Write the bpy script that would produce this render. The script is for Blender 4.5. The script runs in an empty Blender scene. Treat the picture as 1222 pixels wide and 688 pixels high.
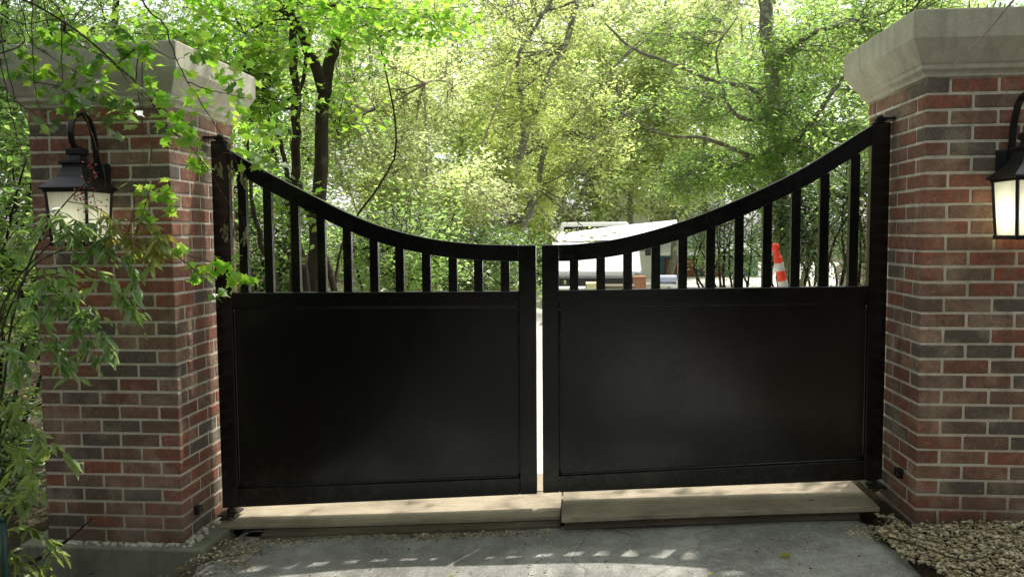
import bpy, math, random
import numpy as np
from mathutils import Vector, Matrix
random.seed(7)
rng = np.random.default_rng(11)
R = math.radians
scene = bpy.context.scene
col = scene.collection

# ------------------------------------------------------------------ camera
YAW, PIT, ROL, FPX = -0.0867, -0.0695, -0.0074, 950.14
CAM = np.array([0.2509, -3.6251, 1.4954])
F = np.array([math.sin(YAW)*math.cos(PIT), math.cos(YAW)*math.cos(PIT), math.sin(PIT)])
R0 = np.array([math.cos(YAW), -math.sin(YAW), 0.0])
U0 = np.cross(R0, F)
RV = R0*math.cos(ROL)+U0*math.sin(ROL)
UV = U0*math.cos(ROL)-R0*math.sin(ROL)
cd = bpy.data.cameras.new('camera')
cam = bpy.data.objects.new('camera', cd); col.objects.link(cam)
M = Matrix(((RV[0], UV[0], -F[0], CAM[0]), (RV[1], UV[1], -F[1], CAM[1]), (RV[2], UV[2], -F[2], CAM[2]), (0, 0, 0, 1)))
cam.matrix_world = M
cd.sensor_width = 36; cd.lens = FPX/1222*36; cd.clip_end = 2000; cd.clip_start = .02
scene.camera = cam

def at(px, py, Y):
    "a point of the place at depth Y, given where the survey photo saw it"
    d = F+RV*(px-611)/FPX-UV*(py-344)/FPX
    p = CAM+d*(Y-CAM[1])/d[1]
    return (float(p[0]), float(p[1]), float(p[2]))

# ------------------------------------------------------------------ world and light
EL = R(64); AZ = math.atan2(.65, 1.0)            # sun stands behind the gate, slightly to the right
sdir = Vector((math.sin(AZ)*math.cos(EL), math.cos(AZ)*math.cos(EL), math.sin(EL)))
w = bpy.data.worlds.new('World'); scene.world = w; w.use_nodes = True
nt = w.node_tree; nt.nodes.clear()
o = nt.nodes.new('ShaderNodeOutputWorld'); bg = nt.nodes.new('ShaderNodeBackground')
sk = nt.nodes.new('ShaderNodeTexSky'); sk.sky_type = 'NISHITA'; sk.sun_disc = False
sk.sun_elevation = EL; sk.sun_rotation = AZ; sk.air_density = 1.3; sk.dust_density = 2.5; sk.ozone_density = 1.0
hs = nt.nodes.new('ShaderNodeHueSaturation'); hs.inputs['Saturation'].default_value = .22
nt.links.new(sk.outputs[0], hs.inputs['Color']); nt.links.new(hs.outputs[0], bg.inputs[0]); nt.links.new(bg.outputs[0], o.inputs[0])
bg.inputs[1].default_value = .31
sl = bpy.data.lights.new('sun', 'SUN'); sl.energy = 5.0; sl.angle = R(.53); sl.color = (1, .955, .87)
so = bpy.data.objects.new('sun', sl); col.objects.link(so)
so.rotation_euler = sdir.to_track_quat('Z', 'Y').to_euler(); so.location = (3, 12, 20)
scene.view_settings.view_transform = 'Standard'; scene.view_settings.look = 'None'
scene.view_settings.exposure = 0; scene.view_settings.gamma = 1
scene.render.engine = 'CYCLES'
cy = scene.cycles
cy.max_bounces = 12; cy.diffuse_bounces = 9; cy.glossy_bounces = 3; cy.transmission_bounces = 6; cy.transparent_max_bounces = 6
cy.sample_clamp_indirect = 4; cy.use_denoising = True
try: cy.denoiser = 'OPENIMAGEDENOISE'
except Exception: pass
cy.denoising_input_passes = 'RGB_ALBEDO_NORMAL'; cy.denoising_prefilter = 'NONE'

# ------------------------------------------------------------------ materials
class NT:
    def __init__(s, name):
        s.m = bpy.data.materials.new(name); s.m.use_nodes = True
        s.t = s.m.node_tree; s.t.nodes.clear()
        s.out = s.t.nodes.new('ShaderNodeOutputMaterial')
    def n(s, typ, **kw):
        nd = s.t.nodes.new('ShaderNode'+typ)
        for k, v in kw.items():
            if k in nd.inputs.keys(): nd.inputs[k].default_value = v
            else: setattr(nd, k, v)
        return nd
    def l(s, a, b): s.t.links.new(a, b)
    def coord(s, kind='Object', scale=(1, 1, 1)):
        tc = s.n('TexCoord'); mp = s.n('Mapping'); mp.inputs['Scale'].default_value = scale
        s.l(tc.outputs[kind], mp.inputs[0]); return mp.outputs[0]
    def noise(s, vec, scale, detail=4, rough=.6):
        nd = s.n('TexNoise'); nd.inputs['Scale'].default_value = scale; nd.inputs['Detail'].default_value = detail
        nd.inputs['Roughness'].default_value = rough; s.l(vec, nd.inputs['Vector']); return nd.outputs['Fac']
    def ramp(s, fac, stops, interp='LINEAR'):
        nd = s.n('ValToRGB'); cr = nd.color_ramp; cr.interpolation = interp
        while len(cr.elements) < len(stops): cr.elements.new(.5)
        for e, (p, c) in zip(cr.elements, stops):
            e.position = p; e.color = (c[0], c[1], c[2], 1) if not isinstance(c, (int, float)) else (c, c, c, 1)
        s.l(fac, nd.inputs[0]); return nd.outputs[0]
    def mix(s, fac, a, b, mode='MIX'):
        nd = s.n('MixRGB', blend_type=mode)
        for i, v in ((0, fac), (1, a), (2, b)):
            if isinstance(v, (int, float)): nd.inputs[i].default_value = v if i == 0 else (v, v, v, 1)
            elif isinstance(v, tuple): nd.inputs[i].default_value = (v[0], v[1], v[2], 1)
            else: s.l(v, nd.inputs[i])
        return nd.outputs[0]
    def weather(s, v, c, zt=2.1):
        "dirt splashed up from the ground and run-off staining below the cap"
        sx = s.n('SeparateXYZ'); s.l(v, sx.inputs[0]); nz = s.noise(v, 5, 5, .7)
        ad = s.n('Math', operation='MULTIPLY_ADD'); s.l(nz, ad.inputs[0]); ad.inputs[1].default_value = .55; s.l(sx.outputs[2], ad.inputs[2])
        lo = s.ramp(ad.outputs[0], [(.22, .62), (.62, 0)]); c = s.mix(lo, c, (.085, .075, .055))
        vs = s.coord(scale=(9, 9, .7)); st = s.noise(vs, 1.5, 4); c = s.mix(s.ramp(st, [(.52, 0), (.72, .42)]), c, (.10, .085, .065))
        n = s.noise(v, 1.7, 4); return s.mix(s.ramp(n, [(.58, 0), (.74, .4)]), c, (.46, .42, .36))
    def bump(s, h, strength=.3, dist=.01):
        b = s.n('Bump'); b.inputs['Strength'].default_value = strength; b.inputs['Distance'].default_value = dist
        s.l(h, b.inputs['Height']); return b.outputs[0]
    def bsdf(s, colr, rough=.7, normal=None, metal=0, spec=.5, **kw):
        b = s.n('BsdfPrincipled')
        for k, v in (('Base Color', colr), ('Roughness', rough), ('Metallic', metal), ('Specular IOR Level', spec)):
            if isinstance(v, (int, float)): b.inputs[k].default_value = v
            elif isinstance(v, tuple): b.inputs[k].default_value = (v[0], v[1], v[2], 1)
            else: s.l(v, b.inputs[k])
        if normal: s.l(normal, b.inputs['Normal'])
        s.l(b.outputs[0], s.out.inputs[0]); return b

def mat_brick():
    m = NT('brick'); v = m.coord(); g = m.n('NewGeometry'); r = g.outputs['Random Per Island']
    c = m.ramp(r, [(0, (.24, .088, .065)), (.18, (.31, .11, .078)), (.36, (.19, .085, .067)), (.50, (.27, .165, .13)), (.62, (.18, .11, .09)), (.70, (.10, .10, .10)), (.80, (.13, .12, .115)), (.87, (.36, .14, .10)), (.93, (.14, .115, .10)), (1, (.33, .22, .175))])
    n1 = m.noise(v, 28, 6, .7); n2 = m.noise(v, 6, 3); n3 = m.noise(v, 140, 3)
    c = m.mix(m.ramp(n1, [(.4, .0), (.62, .75)]), c, (.115, .092, .078))
    c = m.mix(m.ramp(n2, [(.50, .0), (.75, .45)]), c, (.50, .44, .36))       # lime bloom
    n5 = m.noise(v, 62, 5, .8); c = m.mix(m.ramp(n5, [(.56, 0), (.70, .55)]), c, (.44, .33, .27)); c = m.mix(.7, c, m.ramp(n3, [(.25, .35), (.7, 1.15)]), 'MULTIPLY')
    h = m.mix(.5, n1, n3)
    c = m.mix(1, c, (1.52, 1.38, 1.2), 'MULTIPLY'); c = m.weather(v, c)
    m.bsdf(c, .88, m.bump(h, .75, .006), spec=.25); return m.m
def mat_mortar():
    m = NT('mortar'); v = m.coord(); n1 = m.noise(v, 18, 5); n2 = m.noise(v, 260, 2)
    c = m.ramp(n1, [(.25, (.70, .65, .53)), (.7, (.94, .88, .73))]); c = m.mix(.5, c, m.ramp(n2, [(.3, .6), (.7, 1.1)]), 'MULTIPLY')
    c = m.weather(v, c); m.bsdf(c, .95, m.bump(n2, .9, .005), spec=.15); return m.m
def mat_concrete(name, a, b, sc=9, streak=True):
    m = NT(name); v = m.coord(); n1 = m.noise(v, sc, 7, .65); n2 = m.noise(v, 160, 3)
    c = m.ramp(n1, [(.3, a), (.7, b)])
    if streak:
        v2 = m.coord(scale=(14, 14, 1.2)); n3 = m.noise(v2, 1.6, 4)
        c = m.mix(m.ramp(n3, [(.5, 0), (.75, .42)]), c, (a[0]*.45, a[1]*.47, a[2]*.45))
    c = m.mix(.45, c, m.ramp(n2, [(.28, .5), (.6, 1)]), 'MULTIPLY')
    m.bsdf(c, .9, m.bump(n2, .5, .003), spec=.2); return m.m
def mat_asphalt():
    m = NT('asphalt'); v = m.coord(); n1 = m.noise(v, 2.2, 6, .65); n2 = m.noise(v, 230, 2); n3 = m.noise(v, 60, 4)
    vo = m.n('TexVoronoi', feature='DISTANCE_TO_EDGE'); vo.inputs['Scale'].default_value = .55
    nv = m.n('TexNoise'); nv.inputs['Scale'].default_value = 3; nv.inputs['Detail'].default_value = 8; m.l(v, nv.inputs['Vector'])
    vm = m.n('VectorMath', operation='ADD'); m.l(v, vm.inputs[0]); vs_ = m.n('VectorMath', operation='SCALE'); vs_.inputs['Scale'].default_value = .35; m.l(nv.outputs['Color'], vs_.inputs[0]); m.l(vs_.outputs[0], vm.inputs[1]); m.l(vm.outputs[0], vo.inputs['Vector'])
    c = m.ramp(n1, [(.28, (.20, .197, .178)), (.5, (.33, .323, .295)), (.75, (.58, .57, .52))])
    c = m.mix(.8, c, m.ramp(n2, [(.3, .5), (.5, .98), (.68, 1.5)]), 'MULTIPLY')
    c = m.mix(m.ramp(n3, [(.58, 0), (.66, .6)]), c, (.62, .60, .54)); n9 = m.noise(v, 11, 6, .75); c = m.mix(m.ramp(n9, [(.38, .35), (.52, 0)]), c, (.16, .155, .135))
    cr = m.ramp(vo.outputs['Distance'], [(.0, 1), (.004, 0)])
    c = m.mix(m.mix(1, cr, .35, 'MULTIPLY'), c, (.05, .05, .045))
    h = m.mix(.5, n2, m.ramp(vo.outputs['Distance'], [(0, 0), (.012, 1)]))
    m.bsdf(c, .85, m.bump(h, 1, .012), spec=.3); return m.m
def mat_soil():
    m = NT('soil'); v = m.coord(); n1 = m.noise(v, 3, 8, .7); n2 = m.noise(v, 45, 5, .7)
    c = m.ramp(n1, [(.3, (.07, .055, .035)), (.7, (.17, .14, .09))]); c = m.mix(.8, c, m.ramp(n2, [(.3, .25), (.7, 1.2)]), 'MULTIPLY')
    m.bsdf(c, .95, m.bump(n2, 1, .03), spec=.1); return m.m
def mat_wood(name, a, b, rough=.75):
    m = NT(name); v = m.coord(scale=(1.3, 22, 22)); n1 = m.noise(v, 3, 6, .6); v2 = m.coord(); n2 = m.noise(v2, 3, 4)
    v3 = m.coord(scale=(1, 1, 1)); n3 = m.noise(v3, 90, 2)
    c = m.ramp(n1, [(.25, a), (.5, b), (.75, a)]); c = m.mix(m.ramp(n2, [(.45, 0), (.7, .5)]), c, (a[0]*.4, a[1]*.4, a[2]*.4))
    c = m.mix(.25, c, m.ramp(n3, [(.3, .4), (.7, 1)]), 'MULTIPLY')
    v4 = m.coord(scale=(.9, 3, 3)); n4 = m.noise(v4, 7, 6, .7); c = m.mix(m.ramp(n4, [(.55, 0), (.72, .45)]), c, (a[0]*.35, a[1]*.36, a[2]*.36))
    vk = m.coord(scale=(1, 2.2, 1)); kn = m.n('TexVoronoi'); kn.inputs['Scale'].default_value = 3.1; m.l(vk, kn.inputs['Vector']); c = m.mix(m.ramp(kn.outputs['Distance'], [(.03, .85), (.075, 0)]), c, (.06, .035, .02))
    m.bsdf(c, rough, m.bump(n1, .35, .004), spec=.25); return m.m
def mat_paint(name, c, rough=.35, spec=.5, var=.1, metal=0):
    m = NT(name); v = m.coord(); n1 = m.noise(v, 7, 5); n2 = m.noise(v, 190, 3)
    cc = m.mix(m.ramp(n1, [(.35, 0), (.7, 1)]), c, tuple(min(1, x*(1-var)+.02*var) for x in c))
    rr = m.ramp(n1, [(.3, rough*.85), (.7, min(1, rough*1.2))])
    m.bsdf(cc, rr, m.bump(n2, .06, .001), metal=metal, spec=spec); return m.m
def mat_gateblack():
    m = NT('black gate paint'); v = m.coord(); n1 = m.noise(v, 3.5, 5, .7); n2 = m.noise(v, 320, 3); n3 = m.noise(v, 60, 5, .8)
    c = m.mix(m.ramp(n3, [(.60, 0), (.8, .25)]), (.0018, .0019, .0021), (.02, .0195, .018))
    sx = m.n('SeparateXYZ'); m.l(v, sx.inputs[0]); n7 = m.noise(v, 26, 6, .75); ad = m.n('Math', operation='MULTIPLY_ADD'); m.l(n7, ad.inputs[0]); ad.inputs[1].default_value = .8; m.l(sx.outputs[2], ad.inputs[2])
    c = m.mix(m.ramp(ad.outputs[0], [(.38, .30), (.66, 0)]), c, (.10, .088, .068))
    vd = m.coord(scale=(30, 30, 1.4)); n8 = m.noise(vd, 2, 4); c = m.mix(m.ramp(n8, [(.6, 0), (.72, .10)]), c, (.10, .095, .085))
    rr = m.ramp(m.mix(.5, n1, n7), [(.38, .15), (.62, .27)])
    m.bsdf(c, rr, m.bump(n2, .10, .0008), spec=.6); return m.m
def mat_bark(name, a, b, sc=1.0):
    m = NT(name); v = m.coord(scale=(14*sc, 14*sc, 2.2*sc)); n1 = m.noise(v, 2.4, 7, .7); v2 = m.coord(); n2 = m.noise(v2, 11*sc, 5)
    c = m.ramp(n1, [(.3, a), (.7, b)]); c = m.mix(m.ramp(n2, [(.57, 0), (.66, .6)]), c, (min(1, b[0]*1.9), min(1, b[1]*2.0), min(1, b[2]*1.7)))
    m.bsdf(c, .92, m.bump(n1, .9, .02), spec=.12); return m.m
def mat_leaf(name, cols, trans, tw=.5, rough=.42, gl=.05):
    "cols: ramp of reflected colours; trans: ramp of the light that comes through"
    m = NT(name); g = m.n('NewGeometry'); r = g.outputs['Random Per Island']
    k = len(cols); c = m.ramp(r, [(i/(k-1), cc) for i, cc in enumerate(cols)])
    k = len(trans); t = m.ramp(r, [(i/(k-1), cc) for i, cc in enumerate(trans)])
    v = m.coord(); n1 = m.noise(v, .9, 3); f = m.ramp(n1, [(.36, .45), (.62, 1.28)])  # light and dark clumps put into the colour, imitating shaded crown interiors
    c = m.mix(1, c, f, 'MULTIPLY'); t = m.mix(1, t, f, 'MULTIPLY')
    d = m.n('BsdfDiffuse'); m.l(c, d.inputs[0]); tr = m.n('BsdfTranslucent'); m.l(t, tr.inputs[0])
    a = m.n('MixShader'); a.inputs[0].default_value = tw; m.l(d.outputs[0], a.inputs[1]); m.l(tr.outputs[0], a.inputs[2])
    gg = m.n('BsdfGlossy'); gg.inputs['Roughness'].default_value = rough; gg.inputs[0].default_value = (1, 1, 1, 1)
    b = m.n('MixShader'); b.inputs[0].default_value = gl; m.l(a.outputs[0], b.inputs[1]); m.l(gg.outputs[0], b.inputs[2])
    m.l(b.outputs[0], m.out.inputs[0]); return m.m
def mat_glass_frost():
    m = NT('frosted lantern glass'); v = m.coord(scale=(30, 30, 2)); n1 = m.noise(v, 3, 4)
    c = m.ramp(n1, [(.3, (.82, .83, .68)), (.7, (.93, .93, .80))])
    d = m.n('BsdfDiffuse'); m.l(c, d.inputs[0]); tr = m.n('BsdfTranslucent'); m.l(c, tr.inputs[0])
    a = m.n('MixShader'); a.inputs[0].default_value = .62; m.l(d.outputs[0], a.inputs[1]); m.l(tr.outputs[0], a.inputs[2])
    gg = m.n('BsdfGlossy'); gg.inputs['Roughness'].default_value = .12
    b = m.n('MixShader'); b.inputs[0].default_value = .08; m.l(a.outputs[0], b.inputs[1]); m.l(gg.outputs[0], b.inputs[2])
    m.l(b.outputs[0], m.out.inputs[0]); return m.m
def mat_emit(name, c, s):
    m = NT(name); e = m.n('Emission'); e.inputs[0].default_value = (*c, 1); e.inputs[1].default_value = s
    m.l(e.outputs[0], m.out.inputs[0]); return m.m
def mat_siding(name, c):
    m = NT(name); tc = m.n('TexCoord'); wv = m.n('TexWave', wave_type='BANDS', bands_direction='Z', wave_profile='SAW'); wv.inputs['Scale'].default_value = 2.2
    m.l(tc.outputs['Object'], wv.inputs['Vector']); v = m.coord(); n1 = m.noise(v, 3, 4)
    cc = m.mix(m.ramp(n1, [(.3, 0), (.7, .25)]), c, tuple(x*.6 for x in c))
    m.bsdf(cc, .8, m.bump(wv.outputs['Fac'], .6, .02), spec=.2); return m.m

MT = {}
MT['brick'] = mat_brick(); MT['mortar'] = mat_mortar()
MT['cap'] = mat_concrete('cast stone', (.50, .475, .37), (.67, .64, .51))
MT['footing'] = mat_concrete('footing concrete', (.17, .175, .13), (.31, .315, .24), 5)
MT['asphalt'] = mat_asphalt(); MT['soil'] = mat_soil()
MT['plank'] = mat_wood('plank wood', (.28, .225, .155), (.46, .385, .28)); MT['plankdark'] = mat_wood('shade-dark weathered wood', (.10, .085, .055), (.17, .145, .10))  # lower board wood is darkened so its colour carries the gap shadow
MT['gate'] = mat_gateblack()
MT['bead'] = mat_paint('glossy black weld bead', (.004, .004, .0045), .16, .8)
MT['iron'] = mat_paint('black lantern iron', (.006, .006, .0065), .38, .5)
MT['steel'] = mat_paint('greasy steel', (.10, .095, .085), .45, .5, .5, .8)
MT['plastic'] = mat_paint('black plastic', (.012, .012, .013), .4)
MT['frost'] = mat_glass_frost()
MT['bark'] = mat_bark('dark bark', (.018, .014, .010), (.062, .05, .037)); MT['bark_lichen'] = mat_bark('lichen bark', (.10, .09, .065), (.26, .25, .19), .6)
MT['twig'] = mat_bark('twig bark', (.05, .04, .028), (.15, .12, .085), 3); MT['twig_pale'] = mat_bark('pale dry twig', (.20, .16, .11), (.42, .36, .27), 3)
MT['twig_red'] = mat_bark('bare red twig', (.42, .28, .26), (.66, .50, .48), 3)
Y_ = mat_leaf
MT['maple'] = Y_('bright broad leaf', [(.05, .13, .02), (.09, .18, .03), (.13, .20, .03)], [(.36, .74, .07), (.50, .84, .08), (.70, .90, .12)], .64)
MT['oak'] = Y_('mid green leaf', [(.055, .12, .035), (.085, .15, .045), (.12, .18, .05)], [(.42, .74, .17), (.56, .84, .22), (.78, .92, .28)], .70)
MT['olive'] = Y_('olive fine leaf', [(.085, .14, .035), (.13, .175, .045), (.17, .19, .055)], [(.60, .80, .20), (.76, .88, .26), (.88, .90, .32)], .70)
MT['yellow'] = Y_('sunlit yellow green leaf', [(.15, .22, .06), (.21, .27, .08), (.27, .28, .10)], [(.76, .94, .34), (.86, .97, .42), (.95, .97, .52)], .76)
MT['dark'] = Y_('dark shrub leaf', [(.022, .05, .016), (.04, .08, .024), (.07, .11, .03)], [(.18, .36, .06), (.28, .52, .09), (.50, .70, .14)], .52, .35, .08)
MT['oakdark'] = Y_('shaded oak leaf', [(.03, .065, .02), (.05, .095, .028), (.08, .13, .035)], [(.26, .48, .08), (.38, .62, .11), (.66, .82, .18)], .6)  # darker copy of the oak leaf, woodland shade put into its colour
MT['deep'] = Y_('deep shade leaf', [(.012, .022, .008), (.02, .035, .01), (.03, .045, .014)], [(.03, .06, .01), (.05, .09, .015), (.08, .12, .02)], .3, .6, .01)  # shade put into the colour so these leaves reflect dark in the gate
MT['nandina'] = Y_('slender dark leaf', [(.10, .20, .06), (.15, .27, .075), (.21, .32, .10)], [(.40, .66, .14), (.52, .78, .18), (.68, .88, .24)], .45, .33, .10)
MT['pale_leaf'] = Y_('pale young leaf', [(.16, .25, .07), (.23, .31, .09)], [(.55, .75, .16), (.70, .84, .22)], .5)
MT['orange_leaf'] = Y_('turning leaf', [(.34, .26, .05), (.38, .34, .07), (.30, .34, .07)], [(.85, .62, .10), (.85, .78, .14), (.7, .85, .16)], .55)
MT['berry'] = mat_paint('red berry', (.36, .025, .018), .3); MT['pod'] = mat_paint('pale green seed wing', (.28, .28, .12), .7, .2, .5)
MT['stone'] = None
def mat_stone():
    m = NT('gravel stone'); g = m.n('NewGeometry'); c = m.ramp(g.outputs['Random Per Island'], [(0, (.20, .16, .10)), (.3, (.44, .37, .24)), (.55, (.58, .50, .35)), (.75, (.34, .29, .21)), (.88, (.68, .62, .48)), (.95, (.40, .27, .17)), (1, (.78, .74, .62))])
    c = m.mix(1, c, (1.25, 1.25, 1.2), 'MULTIPLY')
    v = m.coord(); n = m.noise(v, 120, 3); c = m.mix(.5, c, m.ramp(n, [(.3, .5), (.7, 1)]), 'MULTIPLY'); m.bsdf(c, .9, m.bump(n, .4, .002), spec=.2); return m.m
MT['stone'] = mat_stone()
def mat_litter():
    m = NT('leaf litter'); g = m.n('NewGeometry'); c = m.ramp(g.outputs['Random Per Island'], [(0, (.09, .06, .035)), (.5, (.18, .13, .07)), (.85, (.26, .2, .1)), (1, (.4, .33, .1))]); m.bsdf(c, .85, spec=.2); return m.m
MT['litter'] = mat_litter()
MT['white'] = mat_paint('white vehicle paint', (.90, .90, .90), .25, .5, .02); MT['rubber'] = mat_paint('tyre rubber', (.02, .02, .02), .8, .2)
MT['darkglass'] = mat_paint('dark window glass', (.02, .025, .028), .08); MT['amber'] = mat_paint('amber marker', (.55, .28, .08), .3)
MT['redlamp'] = mat_paint('red lamp', (.4, .02, .015), .25); MT['chrome'] = mat_paint('bright rim', (.55, .55, .55), .3, .5, .1, .9)
MT['orange'] = mat_paint('orange plastic', (.85, .055, .018), .45); MT['reflect'] = mat_paint('grey white reflective band', (.62, .60, .55), .4)
MT['teal'] = mat_siding('teal siding', (.10, .20, .21)); MT['door'] = mat_wood('red brown door', (.22, .075, .045), (.32, .12, .07))
MT['whitewall'] = mat_siding('pale siding', (.82, .82, .79)); MT['roof'] = mat_concrete('pale roof', (.36, .37, .38), (.50, .51, .52), 4, False)
MT['trim'] = mat_paint('white trim', (.75, .75, .73), .5); MT['lumber'] = mat_wood('fresh lumber', (.50, .42, .30), (.66, .58, .45))
MT['lumberw'] = mat_paint('white board', (.7, .7, .68), .6); MT['blue'] = mat_paint('blue roll', (.42, .46, .62), .5); MT['yellowp'] = mat_paint('yellow box', (.66, .60, .36), .6)
MT['terra'] = mat_wood('rusty crate', (.22, .09, .055), (.36, .17, .10)); MT['pvc'] = mat_paint('white pipe', (.7, .7, .68), .4); MT['petal'] = mat_paint('white petal', (.8, .8, .74), .7, .2)
MT['green'] = mat_paint('dark green post paint', (.01, .05, .035), .5)

# ------------------------------------------------------------------ mesh helpers
def tag(ob, label=None, cat=None, group=None, kind=None):
    if label: ob['label'] = label
    if cat: ob['category'] = cat
    if group: ob['group'] = group
    if kind: ob['kind'] = kind
    return ob
def empty(name, loc, label, cat, group=None, rz=0):
    e = bpy.data.objects.new(name, None); col.objects.link(e); e.location = loc; e.rotation_euler = (0, 0, rz)
    e.empty_display_size = .1
    return tag(e, label, cat, group)
def np_mesh(name, V, Fc, mats, parent=None, smooth=False, midx=None, origin=None):
    "V (n,3) world coordinates, Fc (m,k) constant-size faces"
    V = np.asarray(V, dtype=np.float64); Fc = np.asarray(Fc, dtype=np.int32)
    ofs = np.array(parent_loc(parent)) if origin is None else np.array(origin)
    me = bpy.data.meshes.new(name); n = len(V); mf, k = Fc.shape
    me.vertices.add(n); me.vertices.foreach_set('co', (V-ofs).astype(np.float32).ravel())
    me.loops.add(mf*k); me.loops.foreach_set('vertex_index', Fc.ravel())
    me.polygons.add(mf); me.polygons.foreach_set('loop_start', np.arange(0, mf*k, k, dtype=np.int32)); me.polygons.foreach_set('loop_total', np.full(mf, k, dtype=np.int32))
    for m in (mats if isinstance(mats, (list, tuple)) else [mats]): me.materials.append(m)
    if midx is not None: me.polygons.foreach_set('material_index', np.asarray(midx, dtype=np.int32))
    me.update(calc_edges=True)
    if smooth: me.polygons.foreach_set('use_smooth', np.ones(mf, dtype=bool))
    ob = bpy.data.objects.new(name, me); col.objects.link(ob)
    if parent is not None: ob.parent = parent
    elif origin is not None: ob.location = origin
    return ob
def parent_loc(p):
    l = Vector((0, 0, 0))
    while p is not None: l += p.location; p = p.parent
    return tuple(l)
class MB:
    def __init__(s): s.v = []; s.f = []; s.mi = []; s.cm = 0
    def add(s, vs, fs):
        b = len(s.v); s.v += [tuple(map(float, q)) for q in vs]; s.f += [tuple(i+b for i in f) for f in fs]; s.mi += [s.cm]*len(fs); return s
    def box(s, x0, x1, y0, y1, z0, z1, jit=0):
        vs = [(x, y, z) for z in (z0, z1) for x, y in ((x0, y0), (x1, y0), (x1, y1), (x0, y1))]
        if jit: vs = [tuple(c+random.uniform(-jit, jit) for c in q) for q in vs]
        return s.add(vs, [(3, 2, 1, 0), (4, 5, 6, 7), (0, 1, 5, 4), (1, 2, 6, 5), (2, 3, 7, 6), (3, 0, 4, 7)])
    def obox(s, c, ax, ay, az):
        c = Vector(c); ax = Vector(ax); ay = Vector(ay); az = Vector(az)
        vs = [c+sx*ax+sy*ay+sz*az for sz in (-1, 1) for sx, sy in ((-1, -1), (1, -1), (1, 1), (-1, 1))]
        return s.add(vs, [(3, 2, 1, 0), (4, 5, 6, 7), (0, 1, 5, 4), (1, 2, 6, 5), (2, 3, 7, 6), (3, 0, 4, 7)])
    def prism(s, poly, y0, y1):
        "poly of (x,z), counter-clockwise seen from -Y"
        n = len(poly); vs = [(x, y0, z) for x, z in poly]+[(x, y1, z) for x, z in poly]
        fs = [tuple(range(n)), tuple(range(2*n-1, n-1, -1))]+[(i, i+n, (i+1) % n+n, (i+1) % n) for i in range(n)]
        return s.add(vs, fs)
    def strip(s, up, lo, y0, y1):
        "band between two (x,z) lines of equal length, extruded in Y"
        n = len(up); vs = [(x, y0, z) for x, z in up]+[(x, y0, z) for x, z in lo]+[(x, y1, z) for x, z in up]+[(x, y1, z) for x, z in lo]
        fs = []
        for i in range(n-1):
            fs += [(i, n+i, n+i+1, i+1), (2*n+i, 2*n+i+1, 3*n+i+1, 3*n+i), (i, i+1, 2*n+i+1, 2*n+i), (n+i, 3*n+i, 3*n+i+1, n+i+1)]
        fs += [(0, 2*n, 3*n, n), (n-1, 2*n-1, 4*n-1, 3*n-1)]
        return s.add(vs, fs)
    def tube(s, pts, rad, n=8, cap=True):
        pts = [Vector([float(c) for c in p]) for p in pts]; m = len(pts)
        rad = [float(rad)]*m if not hasattr(rad, '__len__') else [float(q) for q in rad]
        vs = []; prev = None
        for i, p in enumerate(pts):
            t = (pts[min(i+1, m-1)]-pts[max(i-1, 0)]).normalized()
            if prev is None:
                a = Vector((0, 0, 1)) if abs(t.z) < .9 else Vector((1, 0, 0)); u = t.cross(a).normalized()
            else:
                u = (prev-t*prev.dot(t)); u = u.normalized() if u.length > 1e-6 else t.orthogonal().normalized()
            prev = u; v = t.cross(u)
            for k in range(n):
                a = 2*math.pi*k/n; vs.append(p+rad[i]*(math.cos(a)*u+math.sin(a)*v))
        fs = [(i*n+k, i*n+(k+1) % n, (i+1)*n+(k+1) % n, (i+1)*n+k) for i in range(m-1) for k in range(n)]
        if cap: fs += [tuple(range(n-1, -1, -1)), tuple((m-1)*n+k for k in range(n))]
        return s.add(vs, fs)
    def lathe(s, c, prof, n=20, sq=False):
        "prof of (radius, z) around a vertical axis at c; sq gives a square section"
        vs = []; N = 4 if sq else n
        for r, z in prof:
            for k in range(N):
                a = 2*math.pi*(k+(.5 if sq else 0))/N; rr = r*(math.sqrt(2) if sq else 1)
                vs.append((c[0]+rr*math.cos(a), c[1]+rr*math.sin(a), c[2]+z))
        m = len(prof); fs = [(i*N+k, i*N+(k+1) % N, (i+1)*N+(k+1) % N, (i+1)*N+k) for i in range(m-1) for k in range(N)]
        fs += [tuple(range(N-1, -1, -1)), tuple((m-1)*N+k for k in range(N))]
        return s.add(vs, fs)
    def ball(s, c, r, n=8, sz=1):
        prof = [(r*math.sin(math.pi*(i+.02)/(n/2+.04)) , -r*sz*math.cos(math.pi*(i+.02)/(n/2+.04))) for i in range(n//2+1)]
        return s.lathe(c, prof, n)
    def build(s, name, mats, parent=None, bevel=0, smooth=False, seg=2):
        me = bpy.data.meshes.new(name); ofs = Vector(parent_loc(parent))
        me.from_pydata([tuple(Vector(q)-ofs) for q in s.v], [], s.f)
        for m in (mats if isinstance(mats, (list, tuple)) else [mats]): me.materials.append(m)
        me.polygons.foreach_set('material_index', s.mi)
        if smooth: me.polygons.foreach_set('use_smooth', [True]*len(me.polygons))
        me.update(); ob = bpy.data.objects.new(name, me); col.objects.link(ob)
        if parent is not None: ob.parent = parent
        if bevel:
            b = ob.modifiers.new('bevel', 'BEVEL'); b.width = bevel; b.segments = seg; b.limit_method = 'ANGLE'; b.angle_limit = R(35)
        if smooth and bevel == 0 and smooth == 'auto': pass
        return ob
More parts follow.
